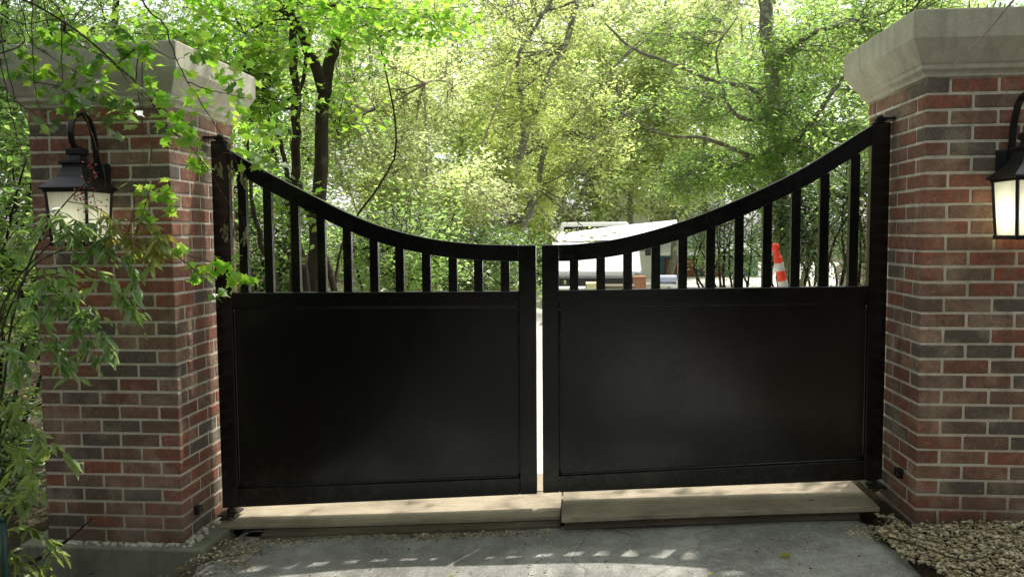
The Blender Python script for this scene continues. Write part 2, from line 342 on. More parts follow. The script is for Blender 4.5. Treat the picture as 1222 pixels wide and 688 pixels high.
def spline(pts, n):
    "Catmull-Rom through points (tuples of any length), n samples per span"
    P = [np.array(tuple(p), float) for p in pts]; P = [2*P[0]-P[1]]+P+[2*P[-1]-P[-2]]; out = []
    for i in range(1, len(P)-2):
        for k in range(n):
            t = k/n; a, b, c, d = P[i-1:i+3]
            out.append(.5*((2*b)+(-a+c)*t+(2*a-5*b+4*c-d)*t*t+(-a+3*b-3*c+d)*t**3))
    out.append(P[-2]); return out

# ------------------------------------------------------------------ leaves
T_OVAL = (np.array([(0, 0, 0), (-.20, .30, .05), (-.17, .68, .05), (0, 1, -.05), (.17, .68, .05), (.20, .30, .05)]), np.array([(0, 5, 4, 3), (0, 3, 2, 1)]))
T_DIA = (np.array([(0, 0, 0), (-.27, .5, .05), (0, 1, -.03), (.27, .5, .05)]), np.array([(0, 3, 2, 1)]))
T_SLIM = (np.array([(0, 0, 0), (-.16, .30, .04), (-.12, .66, .01), (0, 1, -.16), (.12, .66, .01), (.16, .30, .04)]), np.array([(0, 5, 4, 3), (0, 3, 2, 1)]))
T_ROUND = (np.array([(0, 0, 0), (-.30, .28, .06), (-.26, .74, .05), (0, 1, -.04), (.26, .74, .05), (.30, .28, .06)]), np.array([(0, 5, 4, 3), (0, 3, 2, 1)]))
_lob = [(0, .0), (.16, .05), (.46, .08), (.36, .26), (.62, .50), (.34, .52), (.30, .66), (.14, .66), (0, 1.08), (-.14, .66), (-.30, .66), (-.34, .52), (-.62, .50), (-.36, .26), (-.46, .08), (-.16, .05)]
T_LOBED = (np.array([(0, .32, .0)]+[(x, y, .10*abs(x)-.06*max(0, y-.6)) for x, y in _lob]), np.array([(0, 1+i, 1+(i+1) % 16) for i in range(16)]))
KS = .404
def lit_keep(P):
    "False for leaves that would fill the gaps in the canopy through which sun reaches the drive"
    hx = sdir.x/sdir.z; hy = sdir.y/sdir.z
    gx = P[:, 0]-hx*(P[:, 2]-.1); gy = P[:, 1]-hy*(P[:, 2]-.1)
    s = (np.sin(gx*23+1.3*np.sin(gy*17+1))+np.sin(gy*29+1.7*np.sin(gx*19+2))+.8*np.sin(gx*47+gy*41)+.8*np.sin(gx*9.1-gy*7.3+.5))
    high = P[:, 2] > 2.4
    far_ = (gx > .35) & (gx < 2.1) & (gy > -5.4) & (gy < -1.5)
    core = (gx > -.95) & (gx < 1.0) & (gy > -1.2+.3*gx) & (gy < np.where(gx > .3, -.07-.42*(gx-.3), -.07))
    slit = (gx > -1.55) & (gx < .95) & (gy >= -.15) & (gy < .12)
    fade = (gx > -1.5) & (gx <= -.95) & (gy > -1.2) & (gy < -.18)
    strip = (gx > -1.7) & (gx < 1.3) & (gy > .20) & (gy < 1.1)
    pil = (gx > -2.25) & (gx < -1.55) & (gy > -1.1) & (gy < .6)
    pil2 = (gx > -2.08) & (gx < -1.58) & (gy > -.75) & (gy < .7)
    back = (gx > -1.6) & (gx < 2.6) & (gy >= 1.1) & (gy < 6.5)
    tr = (gx > -.75) & (gx < 2.1) & (gy > 10.8) & (gy < 14.2) & (P[:, 1] < 16.5)
    nan_ = (gx > -3.8) & (gx < -2.15) & (gy > -1.7) & (gy < .2) & (s > -.6)
    ovh = (gx > -3.0) & (gx < -1.7) & (gy > -1.7) & (gy <= -.75) & (s > -.6)
    drop = tr | pil2 | nan_ | ovh | (far_ & (s > -2.7)) | (core & (s > -1.3)) | (core & (s > -2.7) & (np.abs(gx) < .8)) | (slit & (s > .9) & (gx < .6) & ((gx < -.2) | (gx > .12))) | (fade & (s > -.6)) | (strip & (s > -1.3) & (gx < .2)) | (strip & (s > -.2) & (gx >= .2)) | (pil & (s > -.9)) | (back & (s > .6) & (P[:, 1] < 9))
    return ~((high & drop) | (tr & (P[:, 2] > 1.6)))
def leaf_mesh(name, P, size, mat, parent, tmpl=T_OVAL, tilt=.8, droop=.25, dirs=None, clip=True, midx=None):
    P = np.asarray(P, float); size = np.broadcast_to(size, (len(P),)).copy()
    if clip:
        k = lit_keep(P); P = P[k]; size = size[k]
        if dirs is not None: dirs = dirs[k]
        if midx is not None: midx = midx[k]
    N = len(P)
    if N == 0: P = np.array([[0, 0, -5.]]); size = np.array([.01]); N = 1
    if dirs is None:
        a = rng.uniform(0, 2*math.pi, N); d = np.stack([np.cos(a), np.sin(a), rng.normal(-droop, .35, N)], 1)
    else: d = np.asarray(dirs, float)
    d /= np.linalg.norm(d, axis=1, keepdims=True)
    nn = np.stack([rng.normal(0, tilt, N), rng.normal(0, tilt, N), np.ones(N)], 1)
    nn -= d*np.sum(nn*d, 1, keepdims=True); nn /= np.linalg.norm(nn, axis=1, keepdims=True)+1e-9
    s = np.cross(d, nn)
    tv, tf = tmpl
    V = (tv[None, :, 0, None]*s[:, None, :]+tv[None, :, 1, None]*d[:, None, :]+tv[None, :, 2, None]*nn[:, None, :])*size[:, None, None]+P[:, None, :]
    k = len(tv); Fc = (tf[None]+(np.arange(N)*k)[:, None, None]).reshape(-1, tf.shape[1])
    mi = None if midx is None else np.repeat(midx, len(tf))
    return np_mesh(name, V.reshape(-1, 3), Fc, mat, parent, midx=mi)
def tubes_mesh(name, paths, radii, mat, parent, n=4):
    "paths (K,m,3), radii (K,m)"
    paths = np.asarray(paths, float); K, m, _ = paths.shape
    t = np.gradient(paths, axis=1); t /= np.linalg.norm(t, axis=2, keepdims=True)+1e-9
    ref = np.where(np.abs(t[..., 2:3]) < .9, np.array([0, 0, 1.]), np.array([1., 0, 0])); u = np.cross(t, ref); u /= np.linalg.norm(u, axis=2, keepdims=True)+1e-9; v = np.cross(t, u)
    ang = 2*math.pi*np.arange(n)/n
    V = paths[:, :, None, :]+radii[:, :, None, None]*(np.cos(ang)[None, None, :, None]*u[:, :, None, :]+np.sin(ang)[None, None, :, None]*v[:, :, None, :])
    base = np.arange(K)[:, None, None]*m*n+np.arange(m-1)[None, :, None]*n
    kk = np.arange(n)[None, None, :]; k2 = (kk+1) % n
    Fc = np.stack([base+kk, base+k2, base+n+k2, base+n+kk], -1).reshape(-1, 4)
    return np_mesh(name, V.reshape(-1, 3), Fc, mat, parent, smooth=True)

def gz(x, y=0.0):
    g = .098+.156*math.tanh(x/2.6)
    def ss(a, b, v):
        t = max(0, min(1, (v-a)/(b-a))); return t*t*(3-2*t)
    g -= .15*ss(-1.50, -1.72, x)*ss(.25, -.05, y) if y < .25 else 0
    return g

def tree(name, label, cat, group, base, stems, blobs, leaf='oak', lsize=.07, nleaf=30, spread=.16, bark='bark', tmpl=T_OVAL, tilt=.8, droop=.25, twig_r=.006, twigmat=None, clip=True, limb_r=.03, seg=7, tn=4):
    """stems: lists of (x,y,z,r) ; blobs: (cx,cy,cz,rx,ry,rz,number of leaf clusters)"""
    root = empty(name, base, label, cat, group)
    mb = MB(); samples = []
    for st in stems:
        sp = spline(st, 5)
        for i, q in enumerate(sp):
            if 0 < i < len(sp)-1: q[0] += random.gauss(0, .006+q[3]*.06); q[1] += random.gauss(0, .006+q[3]*.06)
        mb.tube([tuple(q[:3]) for q in sp], [max(.004, q[3]) for q in sp], 10); samples += [q[:3] for q in sp[2:]]
    mb.build('trunk', MT[bark], root, smooth=True)
    samples = np.array(samples); P = []; paths = []; rads = []
    for (cx, cy, cz, rx, ry, rz, nc) in blobs:
        c = np.array([cx, cy, cz]); dd = np.linalg.norm((samples-c)*np.array([1, 1, 1.6]), axis=1); s0 = samples[np.argmin(dd)]
        nl = max(1, nc//30)
        hubs = []
        for _ in range(nl):
            e = c+rng.normal(0, .35, 3)*np.array([rx, ry, rz]); mid = (s0+e)/2+rng.normal(0, .08, 3)*np.linalg.norm(e-s0)+np.array([0, 0, .05])
            t = np.linspace(0, 1, seg)[:, None]; pp = (1-t)**2*s0+2*t*(1-t)*mid+t**2*e; paths.append(pp); rr = limb_r*min(1, .35+np.linalg.norm(e-s0)*.4)
            rads.append(np.linspace(rr, rr*.3, seg)); hubs += list(pp[seg//2:])
        hubs = np.array(hubs)
        dirv = rng.normal(0, 1, (nc, 3)); dirv /= np.linalg.norm(dirv, axis=1, keepdims=True)
        rad = rng.uniform(.25, 1, nc)**.55
        ctr = c+dirv*rad[:, None]*np.array([rx, ry, rz])*(1+.22*np.sin(dirv[:, :1]*5+dirv[:, 2:3]*7))
        g = np.array([gz(q[0], q[1]) for q in ctr]); ctr[:, 2] = np.maximum(ctr[:, 2], g+.12)
        if clip: ctr = ctr[lit_keep(ctr)]
        for q in ctr:
            h = hubs[int(np.argmin(np.linalg.norm(hubs-q, axis=1)+rng.uniform(0, .5, len(hubs))))]
            mid = (h+q)/2+rng.normal(0, .10, 3)*np.linalg.norm(q-h); t = np.linspace(0, 1, seg)[:, None]
            pp = (1-t)**2*h+2*t*(1-t)*mid+t**2*q; paths.append(pp); rads.append(np.linspace(twig_r, twig_r*.3, seg))
            k = max(3, int(nleaf*rng.uniform(.55, 1.35)))
            tt = rng.uniform(.5, 1.05, k)[:, None]; lp = (1-tt)**2*h+2*tt*(1-tt)*mid+tt**2*q
            P.append(lp+rng.normal(0, spread, (k, 3))*np.array([1, 1, .55]))
    P = np.concatenate(P)
    tubes_mesh('branches', paths, np.array(rads), MT[twigmat or bark], root, tn)
    leaf_mesh('crown', P, lsize*(.5+1.0*rng.uniform(0, 1, len(P))**1.4), MT[leaf], root, tmpl, tilt, droop, clip=clip)
    return root

# ------------------------------------------------------------------ ground
def grid(name, xs, ys, zf, mat, label=None, kind='structure'):
    V = [(x, y, zf(x, y)) for y in ys for x in xs]; n = len(xs)
    Fc = [(j*n+i, j*n+i+1, (j+1)*n+i+1, (j+1)*n+i) for j in range(len(ys)-1) for i in range(n-1)]
    ob = np_mesh(name, V, Fc, mat, None, smooth=True); tag(ob, label, None, None, kind); return ob
xs = [-600, -250, -100, -50, -25, -15, -10, -7]+[round(-5+.1*i, 3) for i in range(101)]+[7, 10, 15, 25, 50, 100, 250, 600]
ys = [-300, -100, -40, -20, -12, -8, -6, -5]+[round(-4+.1*i, 3) for i in range(81)]+[5, 6, 8, 10, 13, 17, 22, 30, 45, 80, 150, 300, 700]
def soil_z(x, y):
    z = gz(x, y)-.09 if -1.9 < x < 1.64 or (y > 1 and x < 2.1+.3*y and x > -1.9) else gz(x, y)-.02*(x < 2.1)
    return z+(.012*math.sin(x*9+y*3)+.01*math.sin(y*11-x*4))*(1 if abs(x) > 1.75 else 0)
tag(grid('ground', xs, ys, soil_z, MT['soil'], 'brown soil and leaf litter around the driveway'), 'brown soil beneath the trees and shrubs beside the driveway')
# asphalt drive, front of the gate, with ragged side edges
def drive(name, ys, xl, xr, dz, mat, label, n=40):
    V = []; m = len(ys)
    for y in ys:
        a = xl(y); b = xr(y)
        for i in range(n+1):
            x = a+(b-a)*i/n; edge = min(i, n-i)
            z = gz(x if x > -1.5 else -1.5, 1)+dz-(.035 if edge == 0 else .0)+.004*math.sin(x*6+y*4)
            V.append((x, y, z))
    Fc = [(j*(n+1)+i, j*(n+1)+i+1, (j+1)*(n+1)+i+1, (j+1)*(n+1)+i) for j in range(m-1) for i in range(n)]
    ob = np_mesh(name, V, Fc, mat, None, smooth=True); tag(ob, label, kind='structure')
def wob(y, s): return .02*math.sin(y*13+s)+.012*math.sin(y*37+2*s)
yy = [-14, -10, -7, -5]+[round(-4+.05*i, 3) for i in range(85)]
drive('driveway', yy, lambda y: -1.47-.10*min(1, max(0, y+.4)/.4)+.09*min(1, max(0, -y-.4))+wob(y, 1), lambda y: 1.62+wob(y, 4)+.03*max(0, -y), -.052, MT['asphalt'], 'patched grey asphalt driveway in front of the black gate')
MT['drive2'] = mat_concrete('worn concrete drive', (.55, .53, .47), (.75, .72, .65), 4, False)
yy2 = [.25+.25*i for i in range(60)]+[17, 20, 24, 30]
drive('inner_driveway', yy2, lambda y: -1.5-.08*y, lambda y: 1.6+.32*max(0, y-1), -.045, MT['drive2'], 'pale sunlit driveway leading away behind the gate')

# ------------------------------------------------------------------ brick pillars
LP = .6925; CH = .0677; BW = .0925
def pillar(xl, z0, n, ztop_cap, mirror0, label, capdz):
    root = empty('brick_pillar', (xl+LP/2, LP/2, z0), label, 'gate pillar', None)
    mb = MB()
    for k in range(n):
        z = z0+k*CH; typ = (k % 2 == 0) == mirror0
        rects = []
        for i in range(3):
            a = .2*i; b = a+.1885
            rects += [(a, b, 0, BW), (LP-BW, LP, a, b), (LP-b, LP-a, LP-BW, LP), (0, BW, LP-b, LP-a)]
        for (x0, x1, y0, y1) in rects:
            if typ: x0, x1 = LP-x1, LP-x0
            j = random.uniform(-.0003, .0028); e = 0
            mb.box(xl+x0-(j if x0 < .001 else 0)+e, xl+x1+(j if x1 > LP-.001 else 0)-e, y0-(j if y0 < .001 else 0), y1+(j if y1 > LP-.001 else 0), z+.0055+random.uniform(-.001, .001), z+CH-.0060+random.uniform(-.001, .001), .0010)
    bw = mb.build('brickwork', MT['brick'], root, bevel=.004, seg=2)
    m2 = MB(); i = .0026; m2.box(xl+i, xl+LP-i, i, LP-i, z0-.02, z0+n*CH); m2.build('mortar', MT['mortar'], root)
    zb = z0+n*CH
    prof = [(.0-.02, 0), (.014, .0), (.016, .012), (.022, .02), (.036, .03), (.036, .048), (.044, .055), (.100, ztop_cap-zb-.117), (.102, ztop_cap-zb-.004), (.098, ztop_cap-zb), (-.12, ztop_cap-zb+.045)]
    c = MB(); c.lathe((xl+LP/2, LP/2, zb), [(LP/2+r, z) for r, z in prof], sq=True)
    c.build('cap', MT['cap'], root, bevel=.004)
    return root
XLP = -1.677-LP; XRP = 1.7378
pl_l = pillar(XLP, 0.0, 31, 2.378, True, 'left brick gate pillar standing on a concrete footing, half hidden by leaves', 0)
pl_r = pillar(XRP, .184-CH, 30, 2.412, False, 'right brick gate pillar rising from a gravel bed', 0)
# right pillar starts with a full stretcher at its left corner, left pillar at its right corner
# footing below the left pillar
fo = empty('concrete_footing', (XLP+LP/2, .3, -.2), 'grey concrete footing slab under the left brick pillar', 'footing')
f = MB(); f.box(XLP-.12, -1.555, -.055, .30, -.25, -.004); f.build('slab', MT['footing'], fo, bevel=.012)
mo = []
for i in range(70):
    t = random.random(); x = XLP+t*(LP+.06); mo.append((x, random.uniform(-.035, .004), random.uniform(.006, .018)))
f = MB()
for x, y, r in mo: f.ball((x, y, -.002), r, 6, .7)
for i in range(26): f.ball((-1.677+random.uniform(0, .05), random.uniform(0, .3), 0), random.uniform(.008, .02), 6, .7)
tag(f.build('mortar_droppings', MT['mortar'], fo, smooth=True), kind='stuff')

# ------------------------------------------------------------------ gate leaves
YG = .348
def lerp(a, b, t): return a+(b-a)*t
def interp(x, pts): return float(np.interp(x, [p[0] for p in pts], [p[1] for p in pts]))
def gate_leaf(xo, xi, zo_b, zi_b, ro, ri, rb_o, rb_i, rt_o, rt_i, mr_o, mr_i, curve, ztop, bars, label, sgn):
    """xo/xi outer and inner edge; ro/ri recess edges; sgn +1 when the outer side is to the right"""
    g = empty('driveway_gate_leaf', ((xo+xi)/2, YG+.02, min(zo_b, zi_b)), label, 'gate')
    y0, y1 = YG, YG+.045
    bot = lambda x: lerp(zi_b, zo_b, (x-xi)/(xo-xi))
    rb = lambda x: lerp(rb_i, rb_o, (x-ri)/(ro-ri)); rt = lambda x: lerp(rt_i, rt_o, (x-ri)/(ro-ri)); mr = lambda x: lerp(mr_i, mr_o, (x-ri)/(ro-ri))
    G = MT['gate']
    def quad(name, xa, xb, zl, zh, ya, yb, mat=G, bev=.004):
        if xa > xb: xa, xb = xb, xa
        m = MB(); m.prism([(xa, zl(xa)), (xb, zl(xb)), (xb, zh(xb)), (xa, zh(xa))], ya, yb); return m.build(name, mat, g, bevel=bev)
    topf = lambda x: interp(x, curve)
    quad('outer_stile', xo, ro, bot, lambda x: ztop, y0, y1)
    quad('inner_stile', xi, ri, bot, topf, y0, y1)
    e = .0008*sgn
    quad('bottom_rail', ri+e, ro-e, bot, rb, y0+.001, y1-.001); quad('middle_rail', ri+e, ro-e, rt, mr, y0+.001, y1-.001)
    # curved top rail
    n = 48; xsr = [lerp(ri+e, ro-e, i/n) for i in range(n+1)]
    if sgn < 0: xsr = xsr[::-1]
    up = [(x, topf(x)) for x in xsr]; lo = []
    for i, (x, z) in enumerate(up):
        dz = (topf(x+.02)-topf(x-.02))/.04; lo.append((x, z-.082*math.sqrt(1+dz*dz)))
    m = MB(); m.strip(up, lo, y0+.001, y1-.001); m.build('top_rail', G, g, bevel=.003)
    lof = lambda x: interp(x, sorted(lo))
    for a, b in bars:
        m = MB(); zt = min(lof(a), lof(b))+.02; m.box(a, b, y0+.006, y1-.006, mr((a+b)/2)-.004, zt); m.build('bar', G, g, bevel=.002)
    # recessed sheet with its welded bead
    quad('panel', ri-.01*sgn, ro+.01*sgn, lambda x: rb(x)-.01, lambda x: rt(x)+.01, y0+.016, y1-.014, bev=0)
    m = MB()
    xa, xb = min(ri, ro), max(ri, ro)
    cs = [(xa, rb(xa)), (xb, rb(xb)), (xb, rt(xb)), (xa, rt(xa))]
    for i in range(4):
        (ax, az), (bx, bz) = cs[i], cs[(i+1) % 4]; L = math.hypot(bx-ax, bz-az); nn = int(L/.03)
        pts = [(lerp(ax, bx, t/nn), y0+.014, lerp(az, bz, t/nn)) for t in range(nn+1)]
        cx, cz = (xa+xb)/2, .7
        pts = [(p[0]+(.004 if p[0] < cx else -.004)*(i % 2), p[1], p[2]+(.005 if p[2] < cz else -.005)*(1-i % 2)) for p in pts]
        m.tube(pts, [.0058+random.uniform(-.0012, .0012) for _ in pts], 6)
    m.build('weld_bead', MT['bead'], g, smooth=True)
    return g
cl = [(.026, 1.435), (.0, 1.434), (-.06, 1.434), (-.30, 1.444), (-.525, 1.474), (-.748, 1.531), (-.929, 1.603), (-1.086, 1.681), (-1.29, 1.785), (-1.43, 1.862), (-1.56, 1.938), (-1.66, 1.977)]
cr = [(.056, 1.435), (.14, 1.435), (.245, 1.439), (.439, 1.464), (.676, 1.524), (.885, 1.597), (1.095, 1.686), (1.30, 1.787), (1.478, 1.896), (1.60, 1.974), (1.66, 2.004), (1.73, 2.01)]
def smooth_curve(c):
    c = sorted(c); sp = spline(c, 8); return [(float(a), float(b)) for a, b in sp]
barsL = [(-1.519+.1361*i, -1.519+.1361*i+.0435) for i in range(11)]
barsL = [(lerp(-1.512, -.150, i/10)-.022, lerp(-1.512, -.150, i/10)+.022) if i else (-1.508, -1.464) for i in range(11)]
bl = [-1.486, -1.353, -1.211, -1.0745, -.9385, -.801, -.6685, -.5315, -.3955, -.2655, -.130]
br = [.216, .3485, .4815, .6195, .7505, .885, 1.0215, 1.1565, 1.291, 1.424, 1.5645]
gl_ = gate_leaf(-1.641, .026, .056, .168, -1.552, -.061, .161, .249, 1.120, 1.126, 1.198, 1.205, smooth_curve(cl), 1.977, [(x-.022, x+.022) for x in bl], 'left leaf of the black steel driveway gate with a solid lower panel', -1)
gr_ = gate_leaf(1.722, .056, .276, .173, 1.636, .140, .370, .262, 1.146, 1.130, 1.228, 1.209, smooth_curve(cr), 2.008, [(x-.022, x+.022) for x in br], 'right leaf of the black steel driveway gate with a grey sheen on its panel', 1)
# hinges are parts of their leaves
for g, x, zt, zb, s in ((gl_, -1.60, 1.977, .056, -1), (gr_, 1.68, 2.008, .276, 1)):
    m = MB(); m.box(min(x-.03*s, x+.10*s), max(x-.03*s, x+.10*s), .335, .41, zt+.012, zt+.022)
    m.lathe((x, .373, zt), [(.022, 0), (.022, .006), (.03, .008), (.03, .012)], 14); m.lathe((x, .373, zt+.022), [(.018, 0), (.018, .01), (.010, .014)], 6)
    m.build('top_hinge', MT['iron'], g, bevel=.001)
    m = MB(); m.box(min(x-.04*s, x+.05*s), max(x-.04*s, x+.05*s), .31, .43, zb-.035, zb-.024)
    m.lathe((x, .372, zb-.024), [(.026, 0), (.026, .014), (.018, .016), (.018, .022)], 14)
    m.tube([(x+.02*s, .33, zb-.03), (x-.0*s, .29, zb-.032), (x-.03*s, .285, zb-.034)], .008, 8)
    m.build('bottom_hinge', MT['steel'], g, bevel=.001)

# photo-eye boxes on the inner faces of the pillars
def sensor(x, s, y, z, label):
    e = empty('sensor_box', (x, y, z), label, 'sensor')
    m = MB(); m.box(min(x, x+.030*s), max(x, x+.030*s), y-.022, y+.022, z-.022, z+.022); m.build('housing', MT['plastic'], e, bevel=.005)
    m = MB(); m.lathe((x+.03*s, y, z), [(.002, -.002), (.012, 0), (.002, .002)], 12); ob = m.build('lens', MT['darkglass'], e)
sensor(1.7378, -1, .155, .37, 'small black sensor box on the inner face of the right brick pillar')
sensor(-1.677, 1, .13, .125, 'small black sensor box low on the inner face of the left brick pillar')

# ------------------------------------------------------------------ planks under the gate
def plank(x0, x1, y0, y1, dz, th, mat, label, name='plank', bow=0.0, skew=0.0):
    m = MB(); n = 12; up = []; lo = []
    vs = []
    for i in range(n+1):
        x = lerp(x0, x1, i/n); z = gz(max(-1.5, x), 1)+dz-(.01 if x < -1.5 else 0)+bow*math.sin(math.pi*i/n)
        for (yy_, zz) in ((y0+skew*i/n, z-th), (y0+skew*i/n, z), (y1+skew*i/n, z), (y1+skew*i/n, z-th)): vs.append((x, yy_, zz))
    fs = [(4*i+a, 4*(i+1)+a, 4*(i+1)+(a+1) % 4, 4*i+(a+1) % 4) for i in range(n) for a in range(4)]+[(0, 1, 2, 3), (4*n+3, 4*n+2, 4*n+1, 4*n)]
    m.add(vs, fs); ob = m.build(name, mat, None, bevel=.004); return tag(ob, label, 'plank', 'planks laid across the drive under the gate')
plank(-1.63, .147, .235, .62, -.009, .020, MT['plank'], 'upper left plank lying below the left gate leaf, sunlit along its back')
plank(-1.36, .15, .165, .55, -.032, .030, MT['plankdark'], 'darker plank poking out in front beneath the upper left plank', skew=.01)
plank(.156, 1.64, .110, .62, .024, .024, MT['plank'], 'thick pale right plank lying below the right gate leaf', skew=.035)
plank(.17, 1.56, .145, .50, -.002, .045, MT['plankdark'], 'dark timber added for the gap shade beneath the thick pale right plank', skew=.03)  # added board, its dark colour stands in for shade under the plank
plank(.16, 1.66, .665, .95, .020, .022, MT['plank'], 'rear plank just behind the right gate leaf')
plank(-1.60, .15, .630, .95, -.008, .022, MT['plank'], 'rear plank just behind the left gate leaf')

# ------------------------------------------------------------------ lanterns
def lantern(cx, label, lit):
    root = empty('wall_lantern', (cx, 0, 1.45), label, 'lantern', 'iron lanterns on the two gate pillars')
    I = MT['iron']; cy_ = -.165; zb, zt = 1.462, 1.700; hb, ht = .083, .096
    m = MB(); m.box(cx-.055, cx+.055, -.018, .001, 1.64, 1.835); m.build('wall_plate', I, root, bevel=.004)
    m = MB()
    for sx in (-1, 1):
        for sy in (-1, 1):
            m.tube([(cx+sx*hb, cy_+sy*hb, zb), (cx+sx*ht, cy_+sy*ht, zt)], .0085, 4)
    for z, h in ((zb, hb), (zt, ht)):
        for s in (-1, 1):
            m.box(cx-h-.009, cx+h+.009, cy_+s*h-.009, cy_+s*h+.009, z-.009, z+.009); m.box(cx+s*h-.0085, cx+s*h+.0085, cy_-h, cy_+h, z-.0088, z+.0088)
    m.build('frame', I, root, bevel=.0015)
    m = MB(); m.lathe((cx, cy_, zb), [(hb-.004, -.003), (hb+.002, .0), (hb-.02, .007)], sq=True); m.lathe((cx, cy_, zb), [(.004, -.03), (.012, -.022), (.006, -.012), (.014, -.003)], 10); m.build('base_plate', I, root)
    m = MB(); m.lathe((cx, cy_, zt), [(ht+.020, .004), (ht+.020, .012), (ht+.006, .026), (.065, .060), (.052, .085), (.046, .105), (.046, .118), (.056, .120), (.056, .130), (.030, .138), (.026, .160), (.034, .163), (.034, .188), (.020, .195), (.010, .202)], sq=True); m.build('roof', I, root, bevel=.0015)
    m = MB()
    arc = [(cx, -.012, 1.74), (cx, -.022, 1.86), (cx, -.034, 1.955), (cx, -.070, 2.030), (cx, -.125, 2.052), (cx, -.180, 2.025), (cx, -.205, 1.975), (cx, -.200, 1.925), (cx, -.178, 1.893), (cx, -.160, 1.893)]
    sp = spline(arc, 6); nrm = []
    pts = [Vector(p) for p in sp]; vs = []
    for i, p in enumerate(pts):
        t = (pts[min(i+1, len(pts)-1)]-pts[max(i-1, 0)]).normalized(); nn = Vector((1, 0, 0)).cross(t).normalized(); wd = .013; th = .006
        vs += [p-Vector((wd, 0, 0))-nn*th, p+Vector((wd, 0, 0))-nn*th, p+Vector((wd, 0, 0))+nn*th, p-Vector((wd, 0, 0))+nn*th]
    k = len(pts); fs = [(4*i+a, 4*i+(a+1) % 4, 4*i+4+(a+1) % 4, 4*i+4+a) for i in range(k-1) for a in range(4)]+[(3, 2, 1, 0), (4*k-4, 4*k-3, 4*k-2, 4*k-1)]
    m.add(vs, fs); m.build('scroll_arm', I, root, bevel=.001)
    for sx, sy in ((0, -1), (0, 1), (-1, 0), (1, 0)):
        m = MB(); a = hb-.002; b = ht-.002; t0 = .0015
        if sx == 0: q = [(cx-a, cy_+sy*a, zb), (cx+a, cy_+sy*a, zb), (cx+b, cy_+sy*b, zt), (cx-b, cy_+sy*b, zt)]; off = Vector((0, sy*t0*2, 0))
        else: q = [(cx+sx*a, cy_-a, zb), (cx+sx*a, cy_+a, zb), (cx+sx*b, cy_+b, zt), (cx+sx*b, cy_-b, zt)]; off = Vector((sx*t0*2, 0, 0))
        m.add([Vector(p) for p in q], [(0, 1, 2, 3)]); m.build('glass_pane', MT['frost'], root)
    m = MB(); m.lathe((cx, cy_, zb+.004), [(.014, 0), (.016, .03), (.012, .05)], 12); m.build('lamp_socket', MT['trim'], root)
    m = MB(); m.lathe((cx, cy_, zb+.055), [(.011, 0), (.024, .025), (.030, .05), (.024, .075), (.008, .092)], 14)
    m.build('bulb', mat_emit('glowing bulb', (1, .95, .76), lit), root, smooth=True)
lantern(XRP+LP/2, 'black iron wall lantern with frosted glass, lit, on the right brick pillar', 30.0)
lantern(XLP+LP/2, 'black iron wall lantern with pale glass behind berry sprays on the left brick pillar', 9.0)

# ------------------------------------------------------------------ gravel and litter
def stones(name, N, sampler, smin, smax, mat, label):
    ico = [(-1, 'x')]; t = (1+5**.5)/2
    iv = np.array([(-1, t, 0), (1, t, 0), (-1, -t, 0), (1, -t, 0), (0, -1, t), (0, 1, t), (0, -1, -t), (0, 1, -t), (t, 0, -1), (t, 0, 1), (-t, 0, -1), (-t, 0, 1)])/math.sqrt(1+t*t)
    fi = np.array([(0, 11, 5), (0, 5, 1), (0, 1, 7), (0, 7, 10), (0, 10, 11), (1, 5, 9), (5, 11, 4), (11, 10, 2), (10, 7, 6), (7, 1, 8), (3, 9, 4), (3, 4, 2), (3, 2, 6), (3, 6, 8), (3, 8, 9), (4, 9, 5), (2, 4, 11), (6, 2, 10), (8, 6, 7), (9, 8, 1)])
    C = np.array([sampler() for _ in range(N)]); s = rng.uniform(0, 1, N)**2.2*(smax-smin)+smin
    sc = np.stack([rng.uniform(.8, 1.4, N), rng.uniform(.7, 1.1, N), rng.uniform(.4, .75, N)], 1)
    V = iv[None]*rng.uniform(.78, 1.2, (N, 12, 1))*sc[:, None, :]
    a = rng.uniform(0, 2*math.pi, N); b = rng.normal(0, .35, N)
    x, y, z = V[..., 0], V[..., 1], V[..., 2]; y2 = y*np.cos(b)[:, None]-z*np.sin(b)[:, None]; z2 = y*np.sin(b)[:, None]+z*np.cos(b)[:, None]
    x3 = x*np.cos(a)[:, None]-y2*np.sin(a)[:, None]; y3 = x*np.sin(a)[:, None]+y2*np.cos(a)[:, None]
    V = np.stack([x3, y3, z2], -1)*s[:, None, None]+C[:, None, :]
    ob = np_mesh(name, V.reshape(-1, 3), (fi[None]+(np.arange(N)*12)[:, None, None]).reshape(-1, 3), mat, None)
    tag(ob, label, 'gravel', kind='stuff'); return ob
def s_gravel():
    while True:
        x = random.uniform(1.56, 3.6); y = random.uniform(-1.6, .14)
        e = 1.63+.05*math.sin(y*9)+.03*math.sin(y*23)+random.gauss(0, .015)
        if y > -.02 and x > 1.70: continue
        if x < e-.035: continue
        return (x, y, gz(x, y)-.026+random.uniform(0, .022)+.02*min(1, max(0, x-e)/.3))
stones('gravel', 34000, s_gravel, .003, .0135, MT['stone'], 'tan gravel bed at the foot of the right pillar')
def s_edge():
    r = random.random()
    if r < .35: x = random.uniform(1.45, 1.72); y = .02+random.gauss(0, .05)+.12*(x-1.5)
    elif r < .75: x = random.uniform(-1.55, .1); y = .145+random.gauss(0, .022)-.03*(x < -1.0)
    else: x = random.uniform(-1.60, -1.3); y = random.uniform(-.15, .08)
    return (x, y, gz(max(x, -1.5), 1)-.054+random.uniform(0, .006))
stones('grit', 1500, s_edge, .002, .009, MT['stone'], 'fine grit and crumbs along the front edge of the planks')
